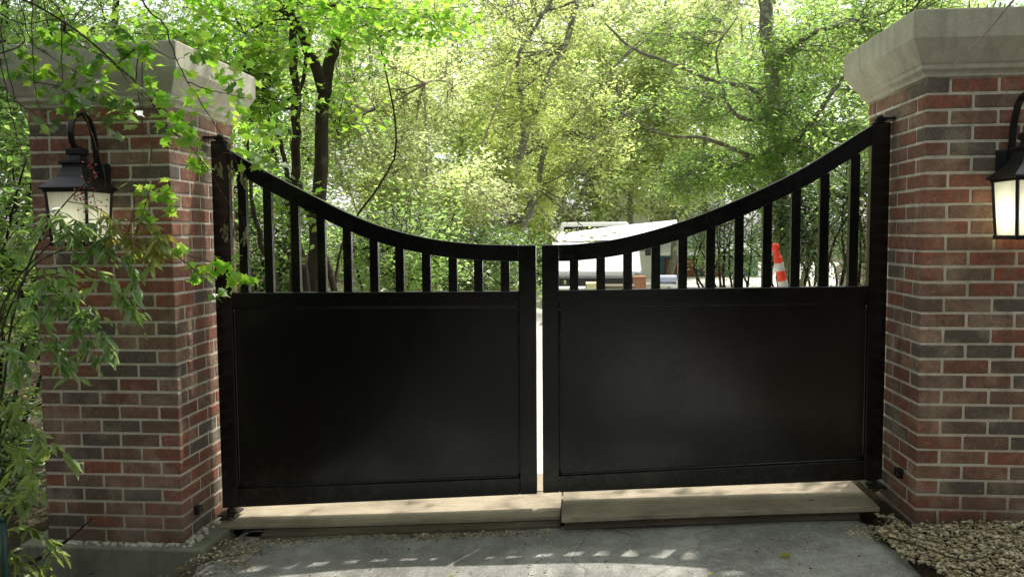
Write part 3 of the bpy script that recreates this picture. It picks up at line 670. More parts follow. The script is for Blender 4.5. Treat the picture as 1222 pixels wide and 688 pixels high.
def scatter_flat(name, N, sampler, smin, smax, mat, label, cat='leaf litter'):
    P = np.array([sampler() for _ in range(N)]); a = rng.uniform(0, 6.28, N); d = np.stack([np.cos(a), np.sin(a), rng.normal(0, .12, N)], 1)
    ob = leaf_mesh(name, P, rng.uniform(smin, smax, N), mat, None, T_OVAL, .25, 0, dirs=d, clip=False); tag(ob, label, cat, kind='stuff'); return ob
def s_litter():
    r = random.random()
    if r < .14: x = random.uniform(-1.58, .1); y = .14+random.gauss(0, .03)
    elif r < .22: x = random.uniform(-1.6, -1.25); y = random.uniform(-.45, .08)
    elif r < .30: x = random.uniform(-1.5, 1.7); y = random.uniform(-1.2, 0)
    else: x = random.uniform(1.6, 2.9); y = random.uniform(-1.3, .0); return (x, y, gz(x, y)+random.uniform(.005, .03))
    return (x, y, gz(max(x, -1.5), 1)-.047)
scatter_flat('leaf_litter', 3600, s_litter, .008, .026, MT['litter'], 'tiny dry leaf bits scattered over the asphalt and gravel')
def s_lit2():
    x = random.uniform(-6, -1.65) if random.random() < .75 else random.uniform(2.5, 6); y = random.uniform(-1.2, 6)
    if -2.5 < x < -1.6 and -.1 < y < .75: x -= 1.0
    return (x, y, gz(x, y)+random.uniform(.01, .05))
scatter_flat('ground_litter', 9000, s_lit2, .02, .06, MT['litter'], 'dry brown leaves covering the soil under the shrubs')
# individual yellow fallen leaves
for i, (px, py, s, lb) in enumerate(((931, 651, .055, 'yellow fallen leaf on the asphalt right of centre'), (1075, 660, .03, 'small yellow leaf near the gravel edge'), (845, 607+60, .03, 'small dry leaf on the sunlit asphalt'))):
    zz = .16; d = F+RV*(px-611)/FPX-UV*(py-344)/FPX; p = CAM+d*(zz-CAM[2])/d[2]
    ob = leaf_mesh('fallen_leaf', [(p[0], p[1], gz(p[0], 1)-.042)], s, MT['orange_leaf'], None, T_ROUND, .15, 0, dirs=np.array([(1, .3, .08)]), clip=False); tag(ob, lb, 'leaf')
# dry sticks
def stick(pts, r, mat, label, name='fallen_twig', cat='twig', parent=None):
    m = MB(); sp = spline(pts, 4); n = len(sp); m.tube([tuple(p) for p in sp], [lerp(r, r*.35, i/(n-1)) for i in range(n)], 6); ob = m.build(name, mat, parent, smooth=True)
    return tag(ob, label, cat) if parent is None else ob
def gp(px, py, h=.012):
    z = .1; p = None
    for _ in range(6):
        d = F+RV*(px-611)/FPX-UV*(py-344)/FPX; p = CAM+d*(z-CAM[2])/d[2]; z = gz(float(p[0]), float(p[1]) if p[0] > 1.6 else 1)-(.054 if p[0] < 1.6 else 0)+h
    return (float(p[0]), float(p[1]), float(z))
stick([gp(215, 684), gp(250, 668), gp(290, 660)], .0035, MT['twig'], 'thin twig lying on the asphalt beside the left pillar')
stick([gp(722, 631), gp(740, 634), gp(756, 640)], .002, MT['twig'], 'short twig on the asphalt in front of the right plank')
stick([gp(1060, 640, .05), gp(1100, 652, .05), gp(1160, 668, .05), gp(1215, 640, .06)], .004, MT['twig'], 'long thin twig lying across the gravel')
stick([at(30, 675, -.35), at(75, 648, -.22), at(110, 618, -.1)], .010, MT['bark'], 'dark stick leaning against the left pillar base', 'leaning_stick', 'stick')

# ------------------------------------------------------------------ trees and shrubs
def stem(pxs, Y0, Y1, r0, r1, ground=True):
    "trunk centre line surveyed as (px,py) from base to top, depth running from Y0 to Y1"
    n = len(pxs); out = []
    for i, (px, py) in enumerate(pxs):
        t = i/(n-1); out.append((*at(px, py, lerp(Y0, Y1, t)), lerp(r0, r1, t**.8)))
    if ground:
        b = out[0]; out = [(b[0]*1.01, b[1], gz(b[0], b[1])-.05, r0*1.35)]+out
    return out
def base_of(st): return (st[0][0], st[0][1], gz(st[0][0], st[0][1]))
def B(px, py, Y, rx, ry, rz, n): c = at(px, py, Y); return (*c, rx, ry, rz, n)
TG = 'trees along the driveway'
# A: dark many-stemmed maple behind the left leaf
s1 = stem([(374, 345), (382, 215), (386, 110), (400, 55), (428, 5), (450, -60)], 4.0, 4.6, .078, .045)
s2 = stem([(352, 330), (353, 220), (353, 120), (350, 30), (352, -60)], 4.2, 4.3, .052, .034)
s3 = [s1[3], (*at(372, 70, 4.1), .05), (*at(352, 25, 4.0), .035), (*at(330, -30, 3.9), .025)]
s7 = stem([(398, 345), (366, 250), (352, 190), (358, 110), (372, 30)], 4.3, 4.4, .035, .018)
s4 = stem([(366, 345), (352, 262), (342, 200), (330, 150), (322, 90)], 3.7, 3.5, .035, .012)
s5 = stem([(405, 300), (470, 190), (462, 90), (440, 20)], 4.4, 4.8, .012, .008)
s6 = stem([(330, 345), (312, 290), (300, 235), (296, 160)], 3.4, 3.4, .03, .012)
tree('maple_tree', 'dark many-stemmed maple close behind the left gate leaf', 'tree', TG, base_of(s1), [s1, s2, s3, s4, s5, s6, s7],
     [B(330, 20, 3.6, 1.0, .8, .5, 60), B(250, 60, 3.2, .8, .6, .45, 60), B(440, 15, 4.2, .8, .8, .42, 45), B(300, 130, 3.2, .5, .4, .35, 26), B(420, 130, 4.6, .4, .5, .5, 14), B(520, 25, 4.4, .5, .5, .3, 20), B(200, -60, 3.0, 1.2, 1.0, .6, 50), B(380, -120, 3.6, 1.8, 1.4, .8, 22), B(340, 250, 3.6, .35, .3, .5, 12)],
     'maple', .066, 20, .12, 'bark', T_LOBED, .55, .3, .004, limb_r=.018)
# B: understorey behind it
for i, (px, py, Y, rx, rz, n, lf, lb) in enumerate((
        (225, 250, 5.6, 1.3, 1.5, 330, 'oak', 'mid green shrub in the shade behind the left gate leaf hinge'),
        (320, 290, 6.3, 1.1, 1.1, 300, 'dark', 'dark leafy shrub behind the dark maple stems'),
        (470, 300, 6.0, 1.1, .75, 260, 'oak', 'low green shrub showing through the middle bars of the left leaf'),
        (560, 320, 7.2, 1.1, .65, 260, 'dark', 'low dark shrub showing through the inner bars of the left leaf'))):
    c = at(px, py, Y); b = (c[0], c[1], gz(c[0], c[1]))
    st = [[(b[0]+random.uniform(-.2, .2), b[1], b[2]-.05, .022), (b[0]+random.uniform(-.4, .4), b[1]+random.uniform(-.2, .2), c[2]*.6, .016), (c[0]+random.uniform(-.9, .9), c[1]+random.uniform(-.3, .3), c[2]+rz*.6, .008)] for _ in range(6)]
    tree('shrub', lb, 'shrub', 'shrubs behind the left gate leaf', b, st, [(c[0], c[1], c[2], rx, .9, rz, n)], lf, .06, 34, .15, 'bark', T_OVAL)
for i, (px, py, Y, rx, rz, n, lf, h, lb) in enumerate((
        (150, 60, 8.5, 2.0, 1.9, 280, 'oak', 5.5, 'leafy oak seen above the left pillar cap'),
        (330, 130, 8.8, 1.9, 1.8, 330, 'oak', 5.5, 'green oak filling the gap behind the dark maple stems'),
        (20, 100, 6.0, 1.9, 2.0, 380, 'dark', 5, 'dark leafy tree at the far left behind the footing'))):
    c = at(px, py, Y); b = (c[0], c[1], gz(c[0], c[1]))
    st = [[(b[0], b[1], b[2]-.1, .12), (b[0]+.2, b[1], b[2]+1.5, .09), (c[0]-.2, c[1], c[2], .06), (c[0]+.1, c[1], c[2]+rz, .03)], [(b[0], b[1], b[2]+.8, .06), (b[0]-.6, b[1], b[2]+2.2, .04), (c[0]-.9, c[1]-.2, c[2]+.5, .02)]]
    tree('oak_tree', lb, 'tree', TG, b, st, [(c[0], c[1], c[2], rx, 1.5, rz, n), (c[0]+rx*.3, c[1]+.3, c[2]+rz*1.2, rx*.9, 1.2, rz*.6, n//2)], lf, .062, 34, .17, 'bark', T_OVAL)
# C: evergreen shrub mass at the far left, beside the pillar
for (px, py, Y, rx, ry, rz, n, lf, ls, lb) in ((-25, 300, .95, .52, .6, .9, 300, 'oak', .05, 'dark evergreen shrub beside the left pillar'),
        (-45, 540, .5, .55, .5, .5, 200, 'dark', .045, 'low dark shrub at the foot of the left pillar'),
        (-60, 110, 1.2, .75, .7, .7, 220, 'dark', .05, 'tall dark shrub behind the left pillar cap')):
    c = at(px, py, Y); b = (c[0], c[1], gz(c[0], c[1]))
    st = [[(b[0]+random.uniform(-.1, .1), b[1], b[2]-.05, .016), (b[0]+random.uniform(-.3, .3), b[1]+random.uniform(-.2, .2), c[2]*.6, .011), (c[0]+random.uniform(-.4, .5), c[1]+random.uniform(-.3, .3), c[2]+rz*.6, .005)] for _ in range(9)]
    tree('evergreen_shrub', lb, 'shrub', None, b, st, [(c[0], c[1], c[2], rx, ry, rz, n)], lf, ls, 30, .09, 'bark', T_OVAL, twig_r=.003, limb_r=.01)
# D: pale yellow-green bush with dry twigs, lit by the sun
c = at(500, 190, 8.2); b = (c[0], c[1], gz(c[0], c[1]))
st = [[(b[0]+random.uniform(-.2, .2), b[1], b[2]-.05, .03), (b[0]+random.uniform(-.7, .7), b[1], 1.2, .022), (c[0]+random.uniform(-1.5, 1.5), c[1]+random.uniform(-.5, .2), c[2]+random.uniform(-.3, 1.4), .008)] for _ in range(9)]
tree('sunlit_shrub', 'pale yellow green shrub with dry bare twigs in full sun above the left leaf', 'shrub', None, b, st,
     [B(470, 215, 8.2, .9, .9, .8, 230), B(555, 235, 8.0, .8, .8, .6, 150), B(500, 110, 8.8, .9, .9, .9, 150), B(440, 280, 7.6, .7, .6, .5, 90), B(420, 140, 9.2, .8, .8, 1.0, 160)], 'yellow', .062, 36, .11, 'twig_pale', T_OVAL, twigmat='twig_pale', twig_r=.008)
# E: leaning oak in the middle distance
e1 = stem([(592, 300), (601, 262), (612, 222), (626, 165), (640, 130), (655, 90), (676, 50), (690, 0)], 10.8, 11.2, .095, .045)
e2 = stem([(612, 300), (632, 255), (643, 215), (650, 180), (672, 150)], 11.4, 12, .075, .035)
e3 = [e1[4], (*at(622, 120, 10.8), .05), (*at(618, 70, 10.6), .035), (*at(640, 30, 10.5), .03), (*at(665, -10, 10.4), .03)]
tree('leaning_oak', 'leaning oak with a lichen grey trunk in the middle of the view', 'tree', TG, base_of(e1), [e1, e2, e3],
     [B(640, 60, 11.6, 1.5, 1.0, 1.1, 180), B(590, 130, 12, 1.0, .9, 1.0, 120), B(700, 160, 11.8, 1.0, 1.0, 1.2, 200), B(680, 230, 12.2, .9, .9, .8, 220), B(550, 260, 12.4, .9, .9, .7, 160), B(630, -40, 11, 2.2, 1.5, 1.0, 50), B(640, 250, 13.6, 1.3, .9, 1.0, 240), B(620, 180, 13.4, 1.3, .9, 1.2, 240), B(620, 110, 10.0, .9, .35, .9, 75), B(600, 210, 10.0, .6, .3, .5, 60)],
     'olive', .068, 38, .13, 'bark_lichen', T_OVAL, twig_r=.007, twigmat='bark_lichen', limb_r=.035)
# F: far bright trees closing the view
far = [(745, 150, 16.5, 'yellow'), (800, 200, 17, 'yellow'), (700, 130, 17.5, 'yellow'), (640, 190, 18, 'oak'), (720, 90, 19, 'yellow'), (790, 150, 21, 'yellow'), (690, 215, 16, 'yellow'), (850, 90, 17, 'yellow'), (540, 110, 19, 'yellow'), (440, 90, 16, 'yellow'), (320, 60, 20, 'oak'), (180, 120, 18, 'oak'), (40, 60, 15, 'oak'), (960, 120, 15, 'oak'), (1080, 60, 14, 'yellow'), (1190, 120, 16, 'oak'), (800, 30, 26, 'yellow'), (640, 40, 28, 'olive'), (500, 20, 27, 'yellow'), (360, 20, 28, 'oak'), (930, 20, 27, 'oak')]
farlab = {'oak': 'mid green tree', 'yellow': 'bright yellow green tree', 'olive': 'olive green tree'}
where = ['straight over the truck roof', 'in front of the house gable', 'just behind the leaning oak crown', 'behind the leaning oak', 'above the white truck', 'left of the house beyond the drive', 'just left of the white truck', 'above the dip in the right leaf', 'left of the leaning oak', 'behind the pale shrub', 'far behind the dark maple', 'far behind the left pillar', 'at the far left edge', 'behind the spreading oak on the right', 'beside the right pillar cap', 'behind the right pillar', 'farthest back over the truck', 'farthest back behind the leaning oak', 'farthest back over the pale shrub', 'farthest back on the left', 'farthest back over the right leaf']
for (px, py, Y, lf), wh in zip(far, where):
    c = at(px, py, Y); b = (c[0], c[1], gz(c[0], c[1])); k = Y/18
    st = [[(b[0], b[1], b[2]-.1, .10*k), (b[0]+random.uniform(-.3, .3), b[1], b[2]+1.6, .08*k), (c[0]+random.uniform(-.4, .4), c[1], c[2], .05*k), (c[0]+random.uniform(-.4, .4), c[1], c[2]+1.5*k, .03*k)], [(b[0], b[1], b[2]+1.4, .05*k), (b[0]+random.choice((-1, 1))*1.0*k, b[1], b[2]+3*k, .03*k), (c[0]+random.uniform(-1, 1), c[1], c[2]+1.4*k, .02*k)]]
    low = 0 if 680 < px < 900 else 1
    bl_ = [(c[0], c[1], c[2], 2.3*k, 1.6*k, 2.0*k, 210), (c[0]+.6*k, c[1]+.3, c[2]+2.2*k, 2.1*k, 1.4*k, 1.4*k, 60)]
    if low: bl_.append((c[0]-.3*k, c[1]-.3, max(1.4, c[2]-2.3*k), 2.0*k, 1.2*k, 1.5*k, 150))
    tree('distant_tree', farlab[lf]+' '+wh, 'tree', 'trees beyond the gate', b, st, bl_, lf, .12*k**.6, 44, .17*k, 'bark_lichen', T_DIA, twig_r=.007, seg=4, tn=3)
# G: spreading oak on the right with long branches reaching over the drive
g1 = stem([(938, 330), (930, 220), (925, 130), (918, 60), (912, 0), (905, -70)], 6.8, 7.0, .10, .075)
g2 = [(*at(922, 150, 6.9), .045), (*at(900, 108, 6.5), .032), (*at(850, 96, 6.3), .024), (*at(800, 75, 6.1), .018), (*at(755, 58, 6.0), .018), (*at(722, 28, 5.9), .010)]
g3 = [(*at(926, 200, 6.9), .05), (*at(880, 180, 6.5), .032), (*at(840, 165, 6.3), .022), (*at(790, 160, 6.2), .014), (*at(735, 130, 6.2), .008)]
g4 = [(*at(921, 80, 6.9), .045), (*at(960, 45, 6.5), .032), (*at(1010, 30, 6.2), .022), (*at(1060, 40, 6.0), .02), (*at(1100, 20, 5.8), .012)]
g5 = [(*at(928, 190, 6.9), .05), (*at(965, 150, 6.5), .035), (*at(1000, 100, 6.3), .022), (*at(1030, 70, 6.2), .01)]
g6 = [(*at(924, 140, 6.9), .05), (*at(884, 140, 6.6), .03), (*at(864, 112, 6.5), .02), (*at(856, 60, 6.4), .012), (*at(880, 20, 6.4), .008)]
tree('spreading_oak', 'oak on the right with long bare branches reaching over the drive', 'tree', TG, base_of(g1), [g1, g2, g3, g4, g5, g6],
     [B(960, 60, 7.0, .9, .9, .7, 170), B(880, 200, 7.2, .8, .8, .55, 190), B(820, 215, 7.8, .55, .7, .45, 110), B(985, 165, 6.6, .7, .7, .6, 170), B(800, 50, 7.3, .9, .7, .5, 110), B(860, 120, 7.8, .8, .7, .5, 150), B(1040, 20, 6.4, .9, .8, .45, 160), B(900, -60, 6.4, 1.8, 1.6, .7, 30), B(760, 130, 6.6, .4, .4, .3, 12), B(925, 150, 6.2, .55, .3, .8, 150), B(940, 60, 6.3, .5, .3, .4, 50), B(840, 110, 5.9, .7, .3, .45, 50)],
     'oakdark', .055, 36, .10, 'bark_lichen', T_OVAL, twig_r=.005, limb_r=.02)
# H: dark shrubs behind the right leaf
for (px, py, Y, rx, rz, n, lf, lb) in ((870, 285, 7.2, .85, .62, 200, 'dark', 'dark shrub showing through the middle bars of the right leaf'),
        (960, 270, 5.9, .72, .75, 260, 'dark', 'dark shrub with thin stems behind the orange delineator'),
        (1045, 250, 4.6, .60, .95, 330, 'dark', 'tall dark shrub right behind the hinge side of the right leaf'),
        (1110, 150, 4.4, 1.0, 1.6, 330, 'oak', 'green shrub hidden mostly behind the right pillar')):
    c = at(px, py, Y); b = (c[0], c[1], gz(c[0], c[1]))
    st = [[(b[0]+random.uniform(-.25, .25), b[1]+random.uniform(-.2, .2), b[2]-.05, .018), (b[0]+random.uniform(-.5, .5), b[1]+random.uniform(-.2, .2), c[2]*.7, .013), (c[0]+random.uniform(-.7, .7), c[1]+random.uniform(-.3, .3), c[2]+rz*.7, .005)] for _ in range(12)]
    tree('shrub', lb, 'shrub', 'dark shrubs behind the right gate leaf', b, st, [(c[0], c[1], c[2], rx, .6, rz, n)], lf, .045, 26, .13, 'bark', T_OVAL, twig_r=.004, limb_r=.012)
# I: shrubs beside the pillars, beyond the frame edges
for i, (x, y, h) in enumerate(((3.5, 1.6, 1.5), (4.9, .7, 1.3), (6.4, 2.6, 1.9), (-4.6, .9, 1.4), (-6.2, 2.0, 1.9), (-8.2, .6, 1.6), (8.4, 1.2, 1.8))):
    b = (x, y, gz(x, y)); st = [[(x+random.uniform(-.2, .2), y, b[2]-.05, .022), (x+random.uniform(-.6, .6), y+random.uniform(-.3, .3), h*1.6, .008)] for _ in range(9)]
    tree('shrub', 'green shrub beside the '+('right', 'left')[x < 0]+' pillar, '+('nearest to it', 'second along, low', 'set back and tall', 'nearest to it', 'set back and tall', 'farthest along', 'farthest along')[i], 'shrub', 'shrubs beyond the outer sides of the pillars', b, st, [(x, y, b[2]+h, 1.0, .9, h, 260)], ('dark', 'oak')[i % 2], .06, 32, .15, 'bark', T_OVAL)
# L: unseen woodland added on the camera's side to darken the gate's reflection
for i, (x, y, s) in enumerate(((-4.4, -7.5, 1.1), (-1.2, -10.5, 1.3), (2.6, -11, 1.3), (5.4, -8, 1.2), (-7.5, -3.0, 1.0), (7.0, -2.5, 1.0))):
    b = (x, y, gz(x, y)); st = [[(x, y, b[2]-.1, .16), (x+.2, y, 1.5, .12), (x, y+.2, 4.5, .05)]]
    tree('added_roadside_tree', ['added unseen bushy tree behind the viewer, left of the drive', 'added unseen leafy tree down the drive on the left', 'added unseen leafy tree down the drive on the right', 'added unseen bushy tree behind the viewer, right of the drive', 'added unseen tree beyond the left pillar on the near side', 'added unseen tree beyond the right pillar on the near side'][i], 'tree', 'unseen trees added on the near side of the gate', b, st,
         [(x, y, 3.6*s, 2.4*s, 1.8*s, 2.2*s, 260), (x+.5, y, 1.6*s, 2.6*s, 1.6*s, 1.7*s, 300)], 'deep', .16, 34, .3, 'bark', T_DIA, seg=4, tn=3)
n1_ = [(-4.8, -3.2, gz(-4.8, -3.2)-.1, .2), (-4.7, -3.2, 1.8, .17), (-4.2, -3.1, 4.2, .13), (-3.0, -3.2, 5.8, .09), (-1.0, -3.4, 6.6, .05), (1.5, -3.6, 6.8, .03)]  # unseen tree added to screen the sky and shade the near drive
tree('added_canopy_tree', 'added unseen tall tree left of the drive on the near side, its canopy shading the asphalt', 'tree', None, (-4.8, -3.2, gz(-4.8, -3.2)), [n1_],
     [(x, y, 6.4+.4*math.sin(x*3+y), 1.4, 1.3, .7, 75) for x in (-3.4, -1.7, 0, 1.7, 3.4) for y in (-1.6, -3.4)], 'oak', .17, 34, .22, 'bark', T_ROUND, seg=4, tn=3)
for i, (x, y) in enumerate(((-8, -8.5), (-4, -12), (0, -13.5), (4, -12.5), (8, -9))):  # unseen hedge added to keep bright horizon sky out of the gate's reflection
    b = (x, y, gz(x, y)); st = [[(x+random.uniform(-.5, .5), y, b[2]-.05, .03), (x+random.uniform(-1.5, 1.5), y, 2.4, .015)] for _ in range(5)]
    tree('added_roadside_shrub', 'added unseen tall dark shrub on the near side of the drive, '+('far left', 'left of centre', 'straight behind the viewer', 'right of centre', 'far right')[i], 'shrub', 'unseen shrubs added on the near side of the gate', b, st, [(x, y, 1.7, 2.6, 1.2, 1.7, 360)], 'deep', .17, 34, .3, 'bark', T_DIA, seg=4, tn=3)
# K: high limbs of a tree rooted right of the drive, whose shade dapples the asphalt
k1 = [(4.6, 2.2, gz(4.6, 2.2)-.1, .17), (4.5, 2.1, 1.6, .15), (4.2, 1.9, 3.2, .12), (3.6, 1.7, 4.6, .09), (3.0, 1.6, 5.4, .06)]
k2 = [(4.2, 1.9, 3.2, .09), (2.9, 1.6, 4.4, .07), (1.2, 1.4, 5.2, .05), (-.6, 1.4, 5.6, .03), (-2.2, 1.6, 5.7, .018)]
tree('shade_tree', 'tree rooted behind the right pillar whose high limbs shade the drive', 'tree', None, (4.6, 2.2, gz(4.6, 2.2)), [k1, k2],
     [(3.0, 1.6, 5.6, 1.3, 1.5, .7, 160), (1.2, 1.5, 5.6, 1.4, 1.7, .6, 230), (-.6, 1.5, 5.8, 1.4, 1.7, .6, 230), (-2.3, 1.6, 5.8, 1.3, 1.7, .6, 170), (2.2, -.2, 5.6, 1.3, .9, .5, 150), (.3, -.4, 5.7, 1.4, .9, .5, 150), (-1.8, -.3, 5.8, 1.4, .9, .5, 150)], 'oak', .085, 46, .18, 'bark', T_ROUND)

# ------------------------------------------------------------------ foliage in front of the left pillar
def px_path(pts, n=5): return spline([at(*p) for p in pts], n)
def frond_leaves(path, count, size, spread_ang=.9, t0=.15, two=True):
    "pinnate leaves along a path: positions and directions"
    path = np.array(path); L = len(path); P = []; D = []
    for i in range(count):
        t = t0+(1-t0)*i/max(1, count-1); f = t*(L-1); a = int(min(L-2, math.floor(f))); q = path[a]+(path[a+1]-path[a])*(f-a); tn = path[a+1]-path[a]; tn = tn/np.linalg.norm(tn)
        side = np.cross(tn, [0, 0, 1.]); side /= np.linalg.norm(side)+1e-9; 
        for s in ((-1, 1) if two and i < count-1 else (random.choice((-1, 1)),)):
            d = tn*math.cos(spread_ang)+side*s*math.sin(spread_ang)*random.uniform(.6, 1.1)+np.array([0, 0, random.uniform(-.5, .1)])+rng.normal(0, .15, 3)
            P.append(q); D.append(d)
    return P, D
# nandina with berries
nb = (-2.62, -.55, gz(-2.62, -.55))
nan = empty('heavenly_bamboo', nb, 'berry shrub with slender drooping leaves in front of the left pillar', 'shrub')
mb = MB(); P0 = []; D0 = []; P1 = []; D1 = []; P2 = []; D2 = []
canes = [[nb, at(-10, 520, -.5), at(15, 380, -.45), at(45, 290, -.42), at(80, 240, -.42), at(118, 205, -.42)],
         [nb, at(-25, 560, -.6), at(-5, 420, -.55), at(30, 330, -.5), at(70, 300, -.46), at(120, 290, -.42)],
         [nb, at(-30, 600, -.5), at(-20, 480, -.5), at(-5, 400, -.5), at(20, 330, -.48)],
         [nb, at(-30, 620, -.7), at(-10, 560, -.7), at(10, 500, -.65)]]
for c_ in canes:
    sp = spline(c_, 5); n = len(sp); mb.tube([tuple(p) for p in sp], [lerp(.007, .0018, i/(n-1)) for i in range(n)], 6)
fr = [([(30, 330, -.5), (80, 318, -.45), (130, 330, -.42), (172, 372, -.40)], 9, 0), ([(20, 340, -.5), (60, 345, -.46), (100, 380, -.44), (118, 440, -.43)], 10, 0),
      ([(30, 325, -.5), (75, 350, -.46), (125, 400, -.43), (128, 430, -.42)], 9, 0), ([(70, 300, -.46), (110, 300, -.43), (150, 312, -.42), (168, 345, -.41)], 8, 0),
      ([(45, 290, -.44), (85, 268, -.42), (120, 270, -.42), (150, 300, -.4)], 8, 0), ([(20, 330, -.5), (50, 380, -.48), (70, 410, -.46), (82, 440, -.46)], 8, 0),
      ([(5, 400, -.5), (40, 370, -.5), (80, 372, -.48), (105, 408, -.46)], 8, 0), ([(0, 380, -.5), (25, 352, -.5), (50, 330, -.5), (76, 336, -.5)], 8, 0), ([(0, 300, -.5), (20, 280, -.5), (60, 262, -.48), (98, 280, -.46)], 8, 0),
      ([(10, 420, -.5), (30, 400, -.5), (60, 398, -.48), (96, 450, -.46)], 8, 0), ([(20, 360, -.5), (60, 352, -.48), (95, 356, -.46), (140, 392, -.44)], 8, 0),
      ([(80, 240, -.43), (120, 250, -.42), (160, 285, -.41), (196, 300, -.4)], 7, 2), ([(110, 290, -.42), (140, 280, -.42), (170, 282, -.41), (205, 300, -.4)], 7, 2), ([(100, 262, -.42), (140, 262, -.42), (180, 270, -.41), (212, 290, -.4)], 6, 2),
      ([(-5, 500, -.65), (20, 505, -.62), (50, 520, -.58), (92, 552, -.5)], 8, 1), ([(-10, 520, -.65), (10, 530, -.62), (30, 545, -.6), (52, 590, -.58)], 7, 1), ([(-10, 470, -.62), (6, 480, -.6), (20, 482, -.6), (34, 474, -.6)], 4, 1),
      ([(-10, 640, -.7), (15, 628, -.68), (40, 632, -.66), (74, 660, -.6)], 7, 1), ([(-10, 680, -.7), (10, 660, -.7), (30, 665, -.68), (60, 685, -.66)], 6, 1), ([(-10, 610, -.7), (10, 590, -.7), (28, 580, -.68), (48, 590, -.68)], 6, 1), ([(-15, 440, -.6), (-2, 410, -.6), (20, 420, -.58), (34, 440, -.56)], 6, 0)]
frr = random.Random(5)
for pts, cnt, kind in list(fr)[:14:4]:
    if kind == 2: continue
    dx, dy = frr.uniform(-22, 14), frr.uniform(-20, 34); fr.append(([(q[0]+dx*(i/3), q[1]+dy*(i/3)+frr.uniform(-4, 4), q[2]-frr.uniform(0, .05)) for i, q in enumerate(pts)], cnt, 0 if frr.random() < .7 else 1))
for pts, cnt, kind in fr:
    sp = px_path(pts); n = len(sp); mb.tube([tuple(p) for p in sp], [lerp(.0022, .0008, i/(n-1)) for i in range(n)], 5)
    P, D = frond_leaves(sp, cnt, 0)
    k = [(P0, D0), (P1, D1), (P2, D2)][kind]; k[0].extend(P); k[1].extend(D)
    for q0 in (.35, .6, .8, .92):       # secondary leaflets
        a = sp[int(q0*(n-1))]; sd = np.array([random.uniform(-.06, .06), random.uniform(-.06, .03), random.uniform(-.09, -.01)]); sub = [a+sd*t for t in (0, .33, .66, 1)]
        P, D = frond_leaves(sub, 4, 0); k[0].extend(P); k[1].extend(D); mb.tube([tuple(p) for p in sub], .0009, 4)
mb.build('stems', MT['twig'], nan, smooth=True)
Pn = np.concatenate([np.array(P0), np.array(P1), np.array(P2)]); Dn = np.concatenate([np.array(D0), np.array(D1), np.array(D2)])
mi = np.array([0]*len(P0)+[1]*len(P1)+[1 if random.random() < .55 else 2 for _ in P2])
leaf_mesh('leaves', Pn, rng.uniform(.042, .088, len(Pn)), [MT['nandina'], MT['pale_leaf'], MT['orange_leaf']], nan, T_SLIM, .55, 0, dirs=Dn, clip=False, midx=mi)
mb = MB(); mt = MB()
spine = px_path([(118, 262, -.43), (112, 235, -.43), (108, 210, -.43), (106, 192, -.43)]); mt.tube([tuple(p) for p in spine], .0012, 4)
spine2 = px_path([(118, 262, -.43), (104, 250, -.43), (94, 236, -.43), (88, 232, -.43)]); mt.tube([tuple(p) for p in spine2], .0012, 4)
for sp_, cnt in ((spine, 30), (spine2, 14)):
    for i in range(cnt):
        q = sp_[random.randrange(2, len(sp_))]; e = q+np.array([random.gauss(0, .024), random.gauss(0, .018), random.gauss(-.005, .014)]); mt.tube([tuple(q), tuple(e)], .0007, 3); mb.ball(e, .0042, 8)
tag(mb.build('berries', MT['berry'], nan, smooth=True), kind='stuff'); mt.build('berry_stalks', MT['twig'], nan, smooth=True)

# overhanging box-elder branch with seed clusters, coming in from the upper left
ob_ = empty('overhanging_branch', at(-120, -60, -.55), 'overhanging leafy branch with bare twigs and hanging seed clusters at the upper left', 'branch')
mb = MB()
tw = [[(-120, -60, -.55), (-20, -20, -.5), (75, 25, -.45), (140, 78, -.40), (175, 112, -.38), (196, 148, -.36), (232, 180, -.34), (258, 218, -.32), (280, 253, -.30)],
      [(-60, -60, -.5), (60, 0, -.45), (84, 45, -.42), (130, 70, -.4), (165, 110, -.38), (200, 138, -.36)],
      [(10, -40, -.5), (28, 20, -.46), (40, 52, -.44), (78, 80, -.42), (98, 88, -.4)],
      [(150, -60, -.45), (172, 5, -.42), (196, 30, -.40), (208, 66, -.38), (224, 98, -.36), (252, 140, -.33), (277, 185, -.30), (302, 222, -.28)],
      [(38, -30, -.5), (38, 40, -.46), (42, 100, -.44), (50, 142, -.44)], [(0, 30, -.5), (10, 90, -.48), (26, 130, -.46), (52, 185, -.44)], [(0, 70, -.5), (8, 110, -.48), (20, 160, -.46), (34, 205, -.46)],
      [(74, 25, -.45), (74, 70, -.44), (76, 110, -.44), (80, 140, -.44)], [(160, 105, -.38), (168, 60, -.36), (170, 130, -.36), (172, 162, -.36)],
      [(165, 108, -.38), (172, 150, -.36), (186, 172, -.36), (210, 174, -.35)], [(98, 128, -.42), (112, 165, -.41), (120, 190, -.4), (128, 232, -.4)],
      [(40, 98, -.44), (70, 104, -.43), (98, 128, -.42), (135, 158, -.40), (162, 195, -.39)], [(182, 170, -.37), (178, 200, -.37), (174, 220, -.37), (180, 258, -.37)],
      [(0, 65, -.5), (30, 50, -.48), (20, 20, -.48), (50, -10, -.48)], [(140, 78, -.4), (170, 55, -.38), (205, 70, -.37), (222, 70, -.36)], [(-10, 10, -.5), (30, 28, -.48), (90, 18, -.46), (140, 30, -.44), (180, 75, -.42)],
      [(224, 98, -.36), (250, 108, -.35), (270, 112, -.34), (300, 118, -.32)], [(200, 138, -.36), (222, 146, -.35), (236, 160, -.34), (242, 172, -.34)], [(15, 120, -.47), (40, 135, -.46), (60, 150, -.45), (70, 160, -.45)]]
